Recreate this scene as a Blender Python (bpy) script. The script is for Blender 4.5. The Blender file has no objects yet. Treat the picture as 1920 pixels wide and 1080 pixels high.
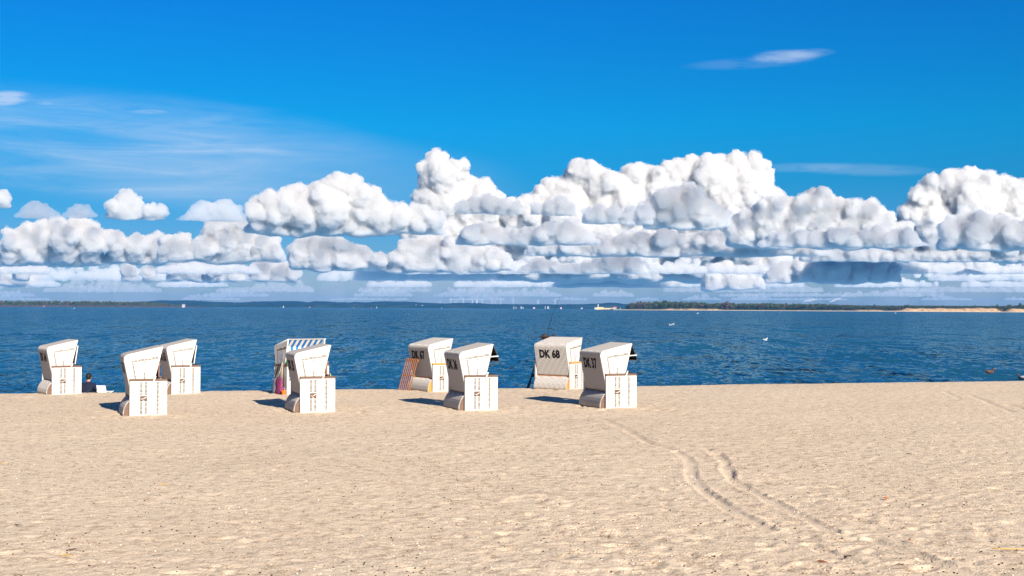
import bpy, bmesh, math, random
import numpy as np
from mathutils import Vector, Matrix
R = math.radians
sc = bpy.context.scene
COL = sc.collection

# ------------------------------------------------------------------ camera, light, exposure
EYE = 2.45
PITCH, ROLL = 0.90, 0.298
F = 2400.0                       # focal length in pixels of the 1920 px wide photograph
cam_d = bpy.data.cameras.new('camera'); cam = bpy.data.objects.new('camera', cam_d); COL.objects.link(cam)
cam_d.sensor_width = 36.0; cam_d.lens = 45.0; cam_d.clip_start = 0.2; cam_d.clip_end = 250000.0
CAMROT = Matrix.Rotation(R(90 + PITCH), 3, 'X') @ Matrix.Rotation(R(ROLL), 3, 'Z')
cam.matrix_world = Matrix.Translation((0, 0, EYE)) @ CAMROT.to_4x4()
sc.camera = cam

SUN_AZ, SUN_EL = 153.0, 24.3     # clockwise from +Y, degrees
SUN_STRENGTH = 4.6
SKY_STRENGTH = 0.10
sun_d = bpy.data.lights.new('sun', 'SUN'); sun_d.energy = SUN_STRENGTH; sun_d.angle = R(0.53); sun_d.color = (1.0, 0.925, 0.82)
sun = bpy.data.objects.new('sun', sun_d); COL.objects.link(sun)
sdir = Vector((math.sin(R(SUN_AZ)) * math.cos(R(SUN_EL)), math.cos(R(SUN_AZ)) * math.cos(R(SUN_EL)), math.sin(R(SUN_EL))))
sun.rotation_euler = sdir.to_track_quat('Z', 'Y').to_euler()
sun.location = (20, -30, 25)

sc.view_settings.view_transform = 'Standard'; sc.view_settings.look = 'None'
sc.view_settings.exposure = 0.95; sc.view_settings.gamma = 1.0; sc.view_settings.use_curve_mapping = False
sc.render.engine = 'CYCLES'
sc.cycles.use_denoising = True; sc.cycles.denoising_prefilter = 'NONE'; sc.cycles.denoising_quality = 'HIGH'; sc.cycles.use_adaptive_sampling = False
sc.cycles.max_bounces = 8; sc.cycles.diffuse_bounces = 3; sc.cycles.glossy_bounces = 3
sc.cycles.volume_bounces = 1; sc.cycles.transparent_max_bounces = 12
sc.cycles.caustics_reflective = False; sc.cycles.caustics_refractive = False

# ------------------------------------------------------------------ node helper
class NT:
    def __init__(s, tree):
        s.t = tree; s.n = tree.nodes; s.l = tree.links
    def new(s, kind, **kw):
        n = s.n.new(kind)
        for k, v in kw.items():
            setattr(n, k, v)
        return n
    def put(s, sock, v):
        if hasattr(v, 'is_output') or isinstance(v, bpy.types.NodeSocket):
            s.l.new(v, sock)
        elif isinstance(v, (tuple, list)):
            v = tuple(v)
            if sock.type == 'RGBA' and len(v) == 3: v = v + (1.0,)
            sock.default_value = v
        elif v is not None:
            sock.default_value = v
    def math(s, op, a, b=None, c=None, clamp=False):
        n = s.new('ShaderNodeMath', operation=op, use_clamp=clamp)
        s.put(n.inputs[0], a)
        if b is not None: s.put(n.inputs[1], b)
        if c is not None: s.put(n.inputs[2], c)
        return n.outputs[0]
    def noise(s, vec, scale, detail=4, rough=0.55, dist=0.0):
        n = s.new('ShaderNodeTexNoise'); s.put(n.inputs['Vector'], vec)
        n.inputs['Scale'].default_value = scale; n.inputs['Detail'].default_value = detail
        n.inputs['Roughness'].default_value = rough; n.inputs['Distortion'].default_value = dist
        return n.outputs['Fac']
    def scaled(s, vec, sx, sy, sz, loc=(0, 0, 0), rot=(0, 0, 0)):
        n = s.new('ShaderNodeMapping'); s.put(n.inputs['Vector'], vec)
        n.inputs['Scale'].default_value = (sx, sy, sz); n.inputs['Location'].default_value = loc; n.inputs['Rotation'].default_value = rot
        return n.outputs[0]
    def ramp(s, fac, stops, interp='LINEAR'):
        n = s.new('ShaderNodeValToRGB'); s.put(n.inputs[0], fac); cr = n.color_ramp; cr.interpolation = interp
        while len(cr.elements) < len(stops): cr.elements.new(0.5)
        for e, (p, c) in zip(cr.elements, stops):
            e.position = p
            if isinstance(c, (int, float)): c = (c, c, c)
            e.color = tuple(c) + (1.0,)
        return n.outputs[0]
    def mix(s, fac, a, b, blend='MIX'):
        n = s.new('ShaderNodeMix', data_type='RGBA', blend_type=blend)
        s.put(n.inputs[0], fac); s.put(n.inputs[6], a); s.put(n.inputs[7], b)
        return n.outputs[2]
    def smooth(s, v, lo, hi, to0=0.0, to1=1.0):
        n = s.new('ShaderNodeMapRange', interpolation_type='SMOOTHSTEP')
        s.put(n.inputs[0], v); n.inputs[1].default_value = lo; n.inputs[2].default_value = hi
        n.inputs[3].default_value = to0; n.inputs[4].default_value = to1
        return n.outputs[0]
    def bump(s, height, strength, dist, normal=None):
        n = s.new('ShaderNodeBump'); s.put(n.inputs['Height'], height)
        n.inputs['Strength'].default_value = strength; n.inputs['Distance'].default_value = dist
        if normal is not None: s.put(n.inputs['Normal'], normal)
        return n.outputs[0]

def material(name):
    m = bpy.data.materials.new(name); m.use_nodes = True
    t = NT(m.node_tree); b = m.node_tree.nodes['Principled BSDF']
    return m, t, b

# ------------------------------------------------------------------ sky
world = bpy.data.worlds.new('World'); sc.world = world; world.use_nodes = True
w = NT(world.node_tree)
bg = world.node_tree.nodes['Background']; bg.inputs['Strength'].default_value = SKY_STRENGTH
sky = w.new('ShaderNodeTexSky', sky_type='NISHITA'); sky.sun_disc = False
sky.sun_elevation = R(SUN_EL); sky.sun_rotation = R(SUN_AZ)
sky.altitude = 0; sky.air_density = 0.5; sky.dust_density = 0.0; sky.ozone_density = 10.0
tc = w.new('ShaderNodeTexCoord'); sx = w.new('ShaderNodeSeparateXYZ'); w.put(sx.inputs[0], tc.outputs['Generated'])
azi = w.math('ARCTAN2', sx.outputs[0], sx.outputs[1])           # radians, 0 = straight out to sea
ele = w.math('ARCSINE', sx.outputs[2])
# clear northern spring air: deep blue overhead, paler towards the horizon, the same all the way round
tint = w.ramp(w.math('DIVIDE', w.math('MAXIMUM', ele, 0.0), R(45)), [(0.0, (0.36, 0.24, 0.145)), (0.035, (0.46, 0.38, 0.27)), (0.075, (0.32, 0.46, 0.37)), (0.125, (0.09, 0.56, 0.455)), (0.18, (0.03, 0.73, 0.60)), (0.30, (0.03, 0.70, 0.765)), (0.6, (0.22, 0.56, 0.66)), (1.0, (0.35, 0.60, 0.68))])
gm = w.new('ShaderNodeMix', data_type='RGBA', blend_type='MULTIPLY'); gm.inputs[0].default_value = 1.0
w.put(gm.inputs[6], sky.outputs[0]); w.put(gm.inputs[7], tint)
cv = w.new('ShaderNodeCombineXYZ'); w.put(cv.inputs[0], azi); w.put(cv.inputs[1], ele)
def blob(ca, ce, ra, re, tilt=0.0):                              # a soft patch of thin high cloud at azimuth / elevation
    da = w.math('SUBTRACT', azi, R(ca)); de = w.math('SUBTRACT', w.math('SUBTRACT', ele, R(ce)), w.math('MULTIPLY', da, tilt))
    q = w.math('ADD', w.math('POWER', w.math('ABSOLUTE', w.math('DIVIDE', da, R(ra))), 2.0), w.math('POWER', w.math('ABSOLUTE', w.math('DIVIDE', de, R(re))), 2.0))
    return w.smooth(q, 0.0, 1.0, 1.0, 0.0)
def azel(px, py): return math.degrees(math.atan((px - 960) / F)), math.degrees(math.atan((577.7 + .0052 * (px - 960) - py) / F))
streak = w.noise(w.scaled(cv.outputs[0], 9, 75, 1, rot=(0, 0, R(3))), 1.0, 7, 0.62, 0.7)
wide = w.noise(w.scaled(cv.outputs[0], 5, 24, 1, loc=(3, 1, 0)), 1.0, 4, 0.55)
st = w.math('MULTIPLY', w.smooth(streak, 0.25, 0.85), w.smooth(wide, 0.2, 0.7))
ca, ce = azel(240, 290)
m1 = blob(ca, ce, 14.0, 2.7, -0.05)
c_ = w.math('MULTIPLY', w.math('ADD', w.math('MULTIPLY', st, 0.92), 0.12), m1)
ca, ce = azel(560, 335)
c_ = w.math('ADD', c_, w.math('MULTIPLY', blob(ca, ce, 11.0, 2.3, -0.03), w.smooth(wide, 0.2, 0.8, 0.15, 0.38)))
edge = w.noise(w.scaled(cv.outputs[0], 30, 130, 1, loc=(7, 2, 0)), 1.0, 5, 0.6)
for (px, py, ra, re, tl, k) in ((1470, 115, 1.75, 0.34, 0.005, .55), (1515, 111, 1.3, 0.24, 0.02, .3), (1400, 125, 3.2, .3, .02, .15), (5, 211, 1.2, 0.36, 0.12, 1.1), (275, 223, .9, .12, .05, .4), (80, 216, .4, .1, 0, .35), (1620, 327, 3.4, .33, -0.045, .24), (1500, 320, 2.6, .25, 0.0, .2)):
    ca, ce = azel(px, py)
    c_ = w.math('ADD', c_, w.math('MULTIPLY', w.math('MULTIPLY', blob(ca, ce, ra, re, tl), w.smooth(edge, 0.28, 0.55)), k))
front = w.smooth(sx.outputs[1], 0.2, 0.6)
# the same thin streaks, sparser, carry on over the rest of the sky
else_ = w.math('MULTIPLY', w.math('MULTIPLY', st, w.smooth(wide, 0.5, 0.75)), w.math('SUBTRACT', 1.0, front))
c_ = w.math('ADD', w.math('MULTIPLY', c_, front), w.math('MULTIPLY', else_, 0.4))
c_ = w.math('MULTIPLY', w.math('MINIMUM', c_, 1.0), 0.62)
CIRRUS = (3.4, 4.0, 4.9)
# below the skyline: the far sea as an even blue glow, added to lift cloud undersides
skyc = w.mix(w.smooth(ele, -0.02, -0.003, 1.0, 0.0), gm.outputs[2], (0.8, 1.9, 3.2))
w.put(bg.inputs['Color'], w.mix(c_, skyc, CIRRUS))

# ------------------------------------------------------------------ helpers
def tag(o, label=None, cat=None, group=None, kind=None):
    if label: o['label'] = label
    if cat: o['category'] = cat
    if group: o['group'] = group
    if kind: o['kind'] = kind
    return o

def link(name, mesh, mat=None, parent=None):
    o = bpy.data.objects.new(name, mesh); COL.objects.link(o)
    if mat is not None:
        mesh.materials.clear(); mesh.materials.append(mat)
    if parent is not None: o.parent = parent
    return o

def empty(name, loc, rz=0.0, label=None, cat=None, group=None):
    o = bpy.data.objects.new(name, None); COL.objects.link(o); o.location = loc; o.rotation_euler = (0, 0, rz)
    o.empty_display_size = 0.2
    return tag(o, label, cat, group)

def copy_tree(o, parent=None):
    c = o.copy(); COL.objects.link(c)
    if parent is not None:
        c.parent = parent; c.matrix_parent_inverse = o.matrix_parent_inverse.copy()
    for ch in [k for k in sc.objects if k.parent is o]:
        copy_tree(ch, c)
    return c

def grid_mesh(name, V, nr, nc, smooth=True):
    me = bpy.data.meshes.new(name)
    idx = np.arange(nr * nc).reshape(nr, nc)
    q = np.stack([idx[:-1, :-1], idx[:-1, 1:], idx[1:, 1:], idx[1:, :-1]], -1).reshape(-1, 4)
    return raw_mesh(me, V, q, smooth)

def raw_mesh(me, V, q, smooth=False):
    V = np.asarray(V, dtype=np.float32).reshape(-1, 3); q = np.asarray(q, dtype=np.int32); k = q.shape[1]
    me.vertices.add(len(V)); me.vertices.foreach_set('co', V.ravel())
    me.loops.add(q.size); me.loops.foreach_set('vertex_index', q.ravel())
    me.polygons.add(len(q)); me.polygons.foreach_set('loop_start', np.arange(0, q.size, k, dtype=np.int32))
    me.update(calc_edges=True)
    if smooth: me.polygons.foreach_set('use_smooth', np.ones(len(q), dtype=bool))
    me.update()
    return me

class MB:
    """collects simple solids for one mesh"""
    def __init__(s): s.v = []; s.f = []
    def add(s, vs, fs):
        b = len(s.v); s.v += [tuple(v) for v in vs]; s.f += [tuple(i + b for i in f) for f in fs]; return s
    def box(s, x0, x1, y0, y1, z0, z1):
        vs = [(x, y, z) for x in (x0, x1) for y in (y0, y1) for z in (z0, z1)]
        return s.add(vs, [(0, 1, 3, 2), (4, 6, 7, 5), (0, 4, 5, 1), (2, 3, 7, 6), (0, 2, 6, 4), (1, 5, 7, 3)])
    def bar(s, a, b, wx, wz, up=(0, 0, 1)):
        a = Vector(a); b = Vector(b); d = (b - a).normalized(); u = Vector(up)
        if abs(d.dot(u)) > .98: u = Vector((1, 0, 0))
        r = d.cross(u).normalized() * wx / 2; t = r.cross(d).normalized() * wz / 2
        vs = [p + i * r + j * t for p in (a, b) for i, j in ((-1, -1), (1, -1), (1, 1), (-1, 1))]
        return s.add(vs, [(3, 2, 1, 0), (4, 5, 6, 7), (0, 1, 5, 4), (1, 2, 6, 5), (2, 3, 7, 6), (3, 0, 4, 7)])
    def prism(s, pts, y0, y1):
        n = len(pts); vs = [(x, y0, z) for x, z in pts] + [(x, y1, z) for x, z in pts]
        fs = [tuple(range(n)), tuple(range(2 * n - 1, n - 1, -1))]
        fs += [(i, (i + 1) % n + 0, (i + 1) % n + n, i + n)[::-1] for i in range(n)]
        return s.add(vs, fs)
    def tube(s, pts, rad, n=6, cap=True):
        P = [Vector(p) for p in pts]; rs = rad if isinstance(rad, (list, tuple)) else [rad] * len(P)
        vs = []
        for i, p in enumerate(P):
            d = (P[min(i + 1, len(P) - 1)] - P[max(i - 1, 0)]).normalized()
            u = Vector((0, 0, 1)) if abs(d.z) < .95 else Vector((1, 0, 0))
            r = d.cross(u).normalized(); t = r.cross(d)
            vs += [p + rs[i] * (math.cos(a) * r + math.sin(a) * t) for a in [2 * math.pi * k / n for k in range(n)]]
        fs = [(i * n + k, i * n + (k + 1) % n, (i + 1) * n + (k + 1) % n, (i + 1) * n + k) for i in range(len(P) - 1) for k in range(n)]
        if cap: fs += [tuple(range(n))[::-1], tuple((len(P) - 1) * n + k for k in range(n))]
        return s.add(vs, fs)
    def ellipsoid(s, c, r, nu=10, nv=7, rot=None):
        vs = []; fs = []
        for j in range(nv + 1):
            th = math.pi * j / nv
            for i in range(nu):
                ph = 2 * math.pi * i / nu
                v = Vector((r[0] * math.sin(th) * math.cos(ph), r[1] * math.sin(th) * math.sin(ph), r[2] * math.cos(th)))
                if rot is not None: v = rot @ v
                vs.append(v + Vector(c))
        for j in range(nv):
            for i in range(nu):
                fs.append((j * nu + i, (j + 1) * nu + i, (j + 1) * nu + (i + 1) % nu, j * nu + (i + 1) % nu))
        return s.add(vs, fs)
    def mesh(s, name, smooth=False, bevel=0.0, seg=2):
        me = bpy.data.meshes.new(name)
        bm = bmesh.new(); vs = [bm.verts.new(v) for v in s.v]
        for f in s.f:
            try: bm.faces.new([vs[i] for i in f])
            except ValueError: pass
        bmesh.ops.remove_doubles(bm, verts=bm.verts, dist=1e-5) if smooth else None
        bmesh.ops.recalc_face_normals(bm, faces=bm.faces)
        if bevel > 0:
            bmesh.ops.bevel(bm, geom=bm.edges[:], offset=bevel, segments=seg, affect='EDGES', clamp_overlap=True)
        for f in bm.faces: f.smooth = smooth
        bm.to_mesh(me); bm.free()
        return me

def ray(px, py):
    return CAMROT @ Vector(((px - 960) / F, -(py - 540) / F, -1.0))
TILT = 0.0095                                     # the beach rises gently to the right
def on_ground(px, py, z=None):                    # where a sight line meets the beach (or the level z)
    d = ray(px, py)
    t = (EYE - TILT * 8) / (TILT * d.x - d.z) if z is None else (z - EYE) / d.z
    return Vector((d.x * t, d.y * t, EYE + d.z * t))
def at_dist(px, py, dist):                        # the point on that sight line that lies dist metres out to sea
    d = ray(px, py); t = dist / d.y
    return Vector((d.x * t, dist, EYE + d.z * t))

# value noise, vectorised
def _tab(seed): return np.random.RandomState(seed).rand(256, 256).astype(np.float32)
_T = [_tab(k) for k in range(6)]
def vnoise(x, y, seed=0):
    t = _T[seed % 6]; xi = np.floor(x).astype(int); yi = np.floor(y).astype(int); fx = x - xi; fy = y - yi
    fx = fx * fx * (3 - 2 * fx); fy = fy * fy * (3 - 2 * fy)
    a = t[xi & 255, yi & 255]; b = t[(xi + 1) & 255, yi & 255]; c = t[xi & 255, (yi + 1) & 255]; d = t[(xi + 1) & 255, (yi + 1) & 255]
    return (a * (1 - fx) + b * fx) * (1 - fy) + (c * (1 - fx) + d * fx) * fy - 0.5

def crest_y(x):
    x = np.clip(x, -60, 60); return 39.75 + 0.135 * x
SEA = -1.0
TRACKS = []
def sand_base(x, y):
    s = y - crest_y(x)
    z = -0.088 * (s + np.sqrt(s * s + 1.2))
    z = z + TILT * (np.clip(x, -28, 28) + 8) * np.clip(1 - s / 14, 0, 1)
    return np.maximum(z, -3.2) + 0.05 * vnoise(x / 7, y / 7, 1) + 0.035 * vnoise(x / 2.6 + 9, y / 2.6, 2)
# ------------------------------------------------------------------ materials
def plain(name, col, rough=0.6, spec=0.4, noise_scale=None, amount=0.12, bump=0.0, metal=0.0):
    m, t, b = material(name)
    b.inputs['Roughness'].default_value = rough; b.inputs['Specular IOR Level'].default_value = spec; b.inputs['Metallic'].default_value = metal
    if noise_scale:
        o = t.new('ShaderNodeTexCoord').outputs['Object']
        f = t.noise(o, noise_scale, 5, 0.6)
        lo = tuple(c * (1 - amount) for c in col); hi = tuple(min(1, c * (1 + amount)) for c in col)
        t.put(b.inputs['Base Color'], t.ramp(f, [(0.3, lo), (0.7, hi)]))
        if bump: t.put(b.inputs['Normal'], t.bump(f, bump, 0.01))
    else:
        b.inputs['Base Color'].default_value = tuple(col) + (1,)
    return m

def sand_material():
    m, t, b = material('sand')
    o = t.new('ShaderNodeNewGeometry').outputs['Position']
    big = t.noise(o, 0.16, 4, 0.5); mid = t.noise(t.scaled(o, 1, 1.0, 1), 2.2, 5, 0.6); fine = t.noise(o, 6, 9, 0.86)
    col = t.ramp(big, [(0.3, (0.75, 0.58, 0.405)), (0.55, (0.80, 0.63, 0.445)), (0.75, (0.80, 0.635, 0.45))])
    col = t.mix(t.smooth(mid, 0.5, 0.75, 0.0, 0.40), col, (0.80, 0.63, 0.44))
    col = t.mix(t.smooth(mid, 0.42, 0.25, 0.0, 0.35), col, (0.60, 0.44, 0.31))
    col = t.mix(t.smooth(fine, 0.50, 0.40, 0.0, 0.75), col, (0.36, 0.245, 0.15))
    col = t.mix(t.smooth(fine, 0.53, 0.64, 0.0, 0.45), col, (0.86, 0.68, 0.46))
    v = t.new('ShaderNodeTexVoronoi'); t.put(v.inputs['Vector'], o); v.inputs['Scale'].default_value = 13
    dens = t.noise(o, 1.3, 3, 0.6)
    sp = t.math('MULTIPLY', t.smooth(v.outputs['Distance'], 0.16, 0.06), t.smooth(dens, 0.47, 0.66))
    ch = t.new('ShaderNodeSeparateColor'); t.put(ch.inputs[0], v.outputs['Color'])
    sp = t.math('MULTIPLY', sp, t.smooth(ch.outputs[0], 0.35, 0.5))
    spc = t.ramp(ch.outputs[1], [(0.0, (0.05, 0.035, 0.03)), (0.45, (0.22, 0.13, 0.08)), (0.8, (0.75, 0.62, 0.5))], 'CONSTANT')
    col = t.mix(t.math('MULTIPLY', sp, 0.85), col, spc)
    v2 = t.new('ShaderNodeTexVoronoi'); t.put(v2.inputs['Vector'], o); v2.inputs['Scale'].default_value = 34
    c2 = t.new('ShaderNodeSeparateColor'); t.put(c2.inputs[0], v2.outputs['Color'])
    g2 = t.math('MULTIPLY', t.smooth(v2.outputs['Distance'], 0.42, 0.15), t.smooth(c2.outputs[0], 0.45, 0.62))
    pr = t.new('ShaderNodeAttribute'); pr.attribute_name = 'pressed'
    g2 = t.math('MULTIPLY', g2, t.math('SUBTRACT', 1.0, pr.outputs['Fac']))
    col = t.mix(t.math('MULTIPLY', pr.outputs['Fac'], 0.45), col, (0.78, 0.62, 0.45))
    col = t.mix(t.math('MULTIPLY', g2, t.smooth(mid, 0.35, 0.6, 0.35, 0.8)), col, t.ramp(c2.outputs[1], [(0, (.22, .14, .09)), (.4, (.45, .32, .21)), (.75, (.95, .82, .62))], 'CONSTANT'))
    # wetter, darker sand down the face of the beach
    zz = t.new('ShaderNodeSeparateXYZ'); t.put(zz.inputs[0], o)
    col = t.mix(t.smooth(zz.outputs[2], -0.55, -0.85, 0.0, 0.65), col, (0.25, 0.17, 0.10))
    t.put(b.inputs['Base Color'], col)
    b.inputs['Roughness'].default_value = 0.95; b.inputs['Specular IOR Level'].default_value = 0.15
    h1 = t.noise(t.scaled(o, 1, 1, 1), 5.5, 6, 0.62); h2 = t.noise(o, 38, 4, 0.65)
    n = t.bump(h1, 0.5, 0.012); n = t.bump(h2, 1.0, 0.018, n)
    t.put(b.inputs['Normal'], n)
    return m

def water_material():
    m, t, b = material('water')
    o = t.new('ShaderNodeNewGeometry').outputs['Position']
    big = t.noise(t.scaled(o, 0.02, 0.03, 1), 1, 4, 0.6)
    t.put(b.inputs['Base Color'], t.ramp(big, [(0.35, (0.008, 0.065, 0.12)), (0.65, (0.014, 0.09, 0.155))]))
    b.inputs['Roughness'].default_value = 0.12; b.inputs['IOR'].default_value = 1.33
    def slope(scale_x, scale_y, rot, detail, amp):
        n = t.new('ShaderNodeTexNoise'); t.put(n.inputs['Vector'], t.scaled(o, scale_x, scale_y, 1, rot=(0, 0, rot))); n.inputs['Scale'].default_value = 1
        n.inputs['Detail'].default_value = detail; n.inputs['Roughness'].default_value = 0.6; n.inputs['Distortion'].default_value = 0.3
        v = t.new('ShaderNodeVectorMath', operation='SUBTRACT'); t.put(v.inputs[0], n.outputs['Color']); v.inputs[1].default_value = (.5, .5, .5)
        k = t.new('ShaderNodeVectorMath', operation='MULTIPLY'); t.put(k.inputs[0], v.outputs[0]); k.inputs[1].default_value = amp
        return k.outputs[0]
    def vadd(a, b2):
        k = t.new('ShaderNodeVectorMath', operation='ADD'); t.put(k.inputs[0], a); t.put(k.inputs[1], b2); return k.outputs[0]
    g = t.new('ShaderNodeNewGeometry').outputs['Normal']
    v = vadd(vadd(g, slope(3.2, 1.1, R(12), 3, (.6, 1.4, 0))), vadd(slope(1.1, 0.20, R(-6), 5, (.5, 1.8, 0)), slope(0.20, 0.035, R(4), 4, (.4, 1.5, 0))))
    nn_ = t.new('ShaderNodeVectorMath', operation='NORMALIZE'); t.put(nn_.inputs[0], v)
    t.put(b.inputs['Normal'], nn_.outputs[0]); b.inputs['Roughness'].default_value = 1.0; b.inputs['Specular IOR Level'].default_value = 0.0
    # a wind-roughened sea never reflects like a mirror at grazing angles: the reflectance levels off
    fr = t.new('ShaderNodeFresnel'); fr.inputs['IOR'].default_value = 1.33; t.put(fr.inputs['Normal'], nn_.outputs[0])
    gl_ = t.new('ShaderNodeBsdfGlossy'); gl_.inputs['Roughness'].default_value = 0.10; gl_.inputs['Color'].default_value = (.50, .84, 1, 1); t.put(gl_.inputs['Normal'], nn_.outputs[0])
    mx = t.new('ShaderNodeMixShader'); t.put(mx.inputs[0], t.math('MINIMUM', fr.outputs[0], 0.42))
    t.l.new(b.outputs[0], mx.inputs[1]); t.l.new(gl_.outputs[0], mx.inputs[2]); t.l.new(mx.outputs[0], m.node_tree.nodes['Material Output'].inputs['Surface'])
    return m

def wicker_material(name, col, dark):
    """white plastic wicker: strands one over another, fine relief only"""
    m, t, b = material(name)
    o = t.new('ShaderNodeTexCoord').outputs['Object']
    s = t.new('ShaderNodeSeparateXYZ'); t.put(s.inputs[0], o)
    z = t.math('SINE', t.math('MULTIPLY', s.outputs[2], 2 * math.pi / 0.022))
    y = t.math('SINE', t.math('MULTIPLY', t.math('ADD', s.outputs[1], s.outputs[0]), 2 * math.pi / 0.040))
    wv = t.math('MULTIPLY', z, y)
    n = t.noise(o, 9, 4, 0.6)
    c = t.mix(t.smooth(wv, 0.1, -0.9, 0.0, 0.55), col, dark)
    c = t.mix(t.smooth(n, 0.5, 0.8, 0.0, 0.22), c, (0.42, 0.38, 0.32))
    low = t.smooth(s.outputs[2], 0.16, 0.0, 0.0, 0.35)
    c = t.mix(t.math('MULTIPLY', low, t.smooth(n, 0.35, 0.6)), c, (0.40, 0.32, 0.23))
    t.put(b.inputs['Base Color'], c); b.inputs['Roughness'].default_value = 0.5; b.inputs['Specular IOR Level'].default_value = 0.3
    t.put(b.inputs['Normal'], t.bump(wv, 0.5, 0.003))
    return m

def wood_material(name, c0, c1):
    m, t, b = material(name)
    o = t.new('ShaderNodeTexCoord').outputs['Object']
    f = t.noise(t.scaled(o, 4, 30, 30), 1, 5, 0.65, 0.5)
    t.put(b.inputs['Base Color'], t.ramp(f, [(0.3, c0), (0.7, c1)])); b.inputs['Roughness'].default_value = 0.6
    t.put(b.inputs['Normal'], t.bump(f, 0.3, 0.002))
    return m

def stripe_material(name, ca, cb, pitch, axis=1, jitter=0.0):
    m, t, b = material(name)
    o = t.new('ShaderNodeTexCoord').outputs['Object']
    s = t.new('ShaderNodeSeparateXYZ'); t.put(s.inputs[0], o)
    v = t.math('FRACT', t.math('ADD', t.math('DIVIDE', s.outputs[axis], pitch), 50.25))
    k = t.math('GREATER_THAN', v, 0.5)
    n = t.noise(o, 14, 4, 0.6)
    c = t.mix(k, ca, cb); c = t.mix(t.smooth(n, 0.4, 0.7, 0, 0.15), c, (0.3, 0.28, 0.25))
    t.put(b.inputs['Base Color'], c); b.inputs['Roughness'].default_value = 0.85; b.inputs['Specular IOR Level'].default_value = 0.1
    t.put(b.inputs['Normal'], t.bump(n, 0.2, 0.01))
    return m

def print_material():
    """white notice sheet with faint ruled lines of small print"""
    m, t, b = material('notice_sheet')
    o = t.new('ShaderNodeTexCoord').outputs['Object']; s = t.new('ShaderNodeSeparateXYZ'); t.put(s.inputs[0], o)
    row = t.math('FRACT', t.math('DIVIDE', s.outputs[2], 0.032)); rown = t.math('FLOOR', t.math('DIVIDE', s.outputs[2], 0.032))
    cv_ = t.new('ShaderNodeCombineXYZ'); t.put(cv_.inputs[0], t.math('MULTIPLY', s.outputs[0], 60)); t.put(cv_.inputs[1], t.math('MULTIPLY', rown, 7.3))
    ink = t.noise(cv_.outputs[0], 1.0, 2, 0.6)
    k = t.math('MULTIPLY', t.math('LESS_THAN', t.math('ABSOLUTE', t.math('SUBTRACT', row, 0.5)), 0.2), t.smooth(ink, 0.42, 0.5))
    t.put(b.inputs['Base Color'], t.mix(t.math('MULTIPLY', k, 0.6), (0.44, 0.44, 0.48), (0.16, 0.16, 0.26)))
    b.inputs['Roughness'].default_value = 0.35
    return m

M = {}
M['sand'] = sand_material(); M['water'] = water_material()
M['wicker'] = wicker_material('white_wicker', (0.54, 0.525, 0.49), (0.28, 0.25, 0.21))
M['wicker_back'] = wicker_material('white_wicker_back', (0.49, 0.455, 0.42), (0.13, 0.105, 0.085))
M['rim'] = plain('white_plastic_rim', (0.60, 0.58, 0.545), 0.45, 0.4, 12, 0.05)
M['slot'] = plain('weave_slot', (0.05, 0.032, 0.022), 0.8, 0.2)
M['wood_dark'] = wood_material('brown_stained_wood', (0.085, 0.042, 0.024), (0.16, 0.085, 0.05))
M['wood_orange'] = wood_material('orange_varnished_wood', (0.52, 0.18, 0.03), (0.68, 0.27, 0.05))
M['wood_slat'] = wood_material('reddish_brown_slat', (0.26, 0.10, 0.04), (0.40, 0.17, 0.07))
M['ink'] = plain('black_stencil_ink', (0.012, 0.011, 0.012), 0.8, 0.1)
M['notice'] = print_material()
M['awn_blue'] = stripe_material('blue_white_canvas', (0.01, 0.17, 0.50), (0.74, 0.73, 0.70), 0.166)
M['awn_dark'] = stripe_material('charcoal_striped_canvas', (0.025, 0.028, 0.035), (0.13, 0.105, 0.085), 0.12)
M['fabric_dark'] = stripe_material('navy_patterned_canvas', (0.03, 0.035, 0.07), (0.25, 0.24, 0.28), 0.05, 2)
M['cushion'] = stripe_material('blue_grey_cushion', (0.03, 0.07, 0.16), (0.35, 0.36, 0.38), 0.12)
M['metal_white'] = plain('white_painted_metal', (0.75, 0.73, 0.70), 0.35, 0.5)
M['black'] = plain('black_plastic', (0.012, 0.012, 0.014), 0.4, 0.5)
M['skin'] = plain('skin', (0.50, 0.27, 0.18), 0.55, 0.4, 30, 0.06)
M['navy'] = plain('navy_cloth', (0.012, 0.016, 0.035), 0.85, 0.2, 9, 0.3, 0.4)
M['brown_cloth'] = plain('dark_brown_cloth', (0.035, 0.020, 0.014), 0.9, 0.2, 9, 0.3, 0.4)
M['hair'] = plain('dark_hair', (0.012, 0.009, 0.008), 0.7, 0.3, 60, 0.3, 0.5)
M['eye'] = plain('eye', (0.05, 0.03, 0.02), 0.2, 0.5)

# ------------------------------------------------------------------ sand: one detailed sheet near, coarse sheets out to the horizon sides
for pts in ([(1268, 846), (1288, 858), (1297, 872), (1296, 888), (1302, 902), (1322, 920), (1347, 936), (1372, 953), (1400, 968), (1426, 980), (1446, 990)],
            [(1340, 850), (1358, 862), (1363, 880), (1372, 898), (1400, 915), (1432, 930), (1458, 944), (1484, 957), (1514, 970), (1544, 985), (1562, 994)],
            [(1772, 733), (1800, 747)], [(1818, 740), (1850, 752), (1868, 761), (1898, 773)], [(1890, 757), (1925, 769)],
            [(1520, 1018), (1560, 1036), (1604, 1051)], [(1632, 1008), (1700, 1030), (1765, 1052), (1835, 1078)], [(1735, 1048), (1790, 1064), (1850, 1090)],
            [(1130, 782), (1175, 806), (1215, 830), (1262, 842)], [(1500, 1055), (1580, 1072), (1640, 1090)]):
    TRACKS.append([on_ground(*p) for p in pts])
rnd = random.Random(5)
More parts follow.
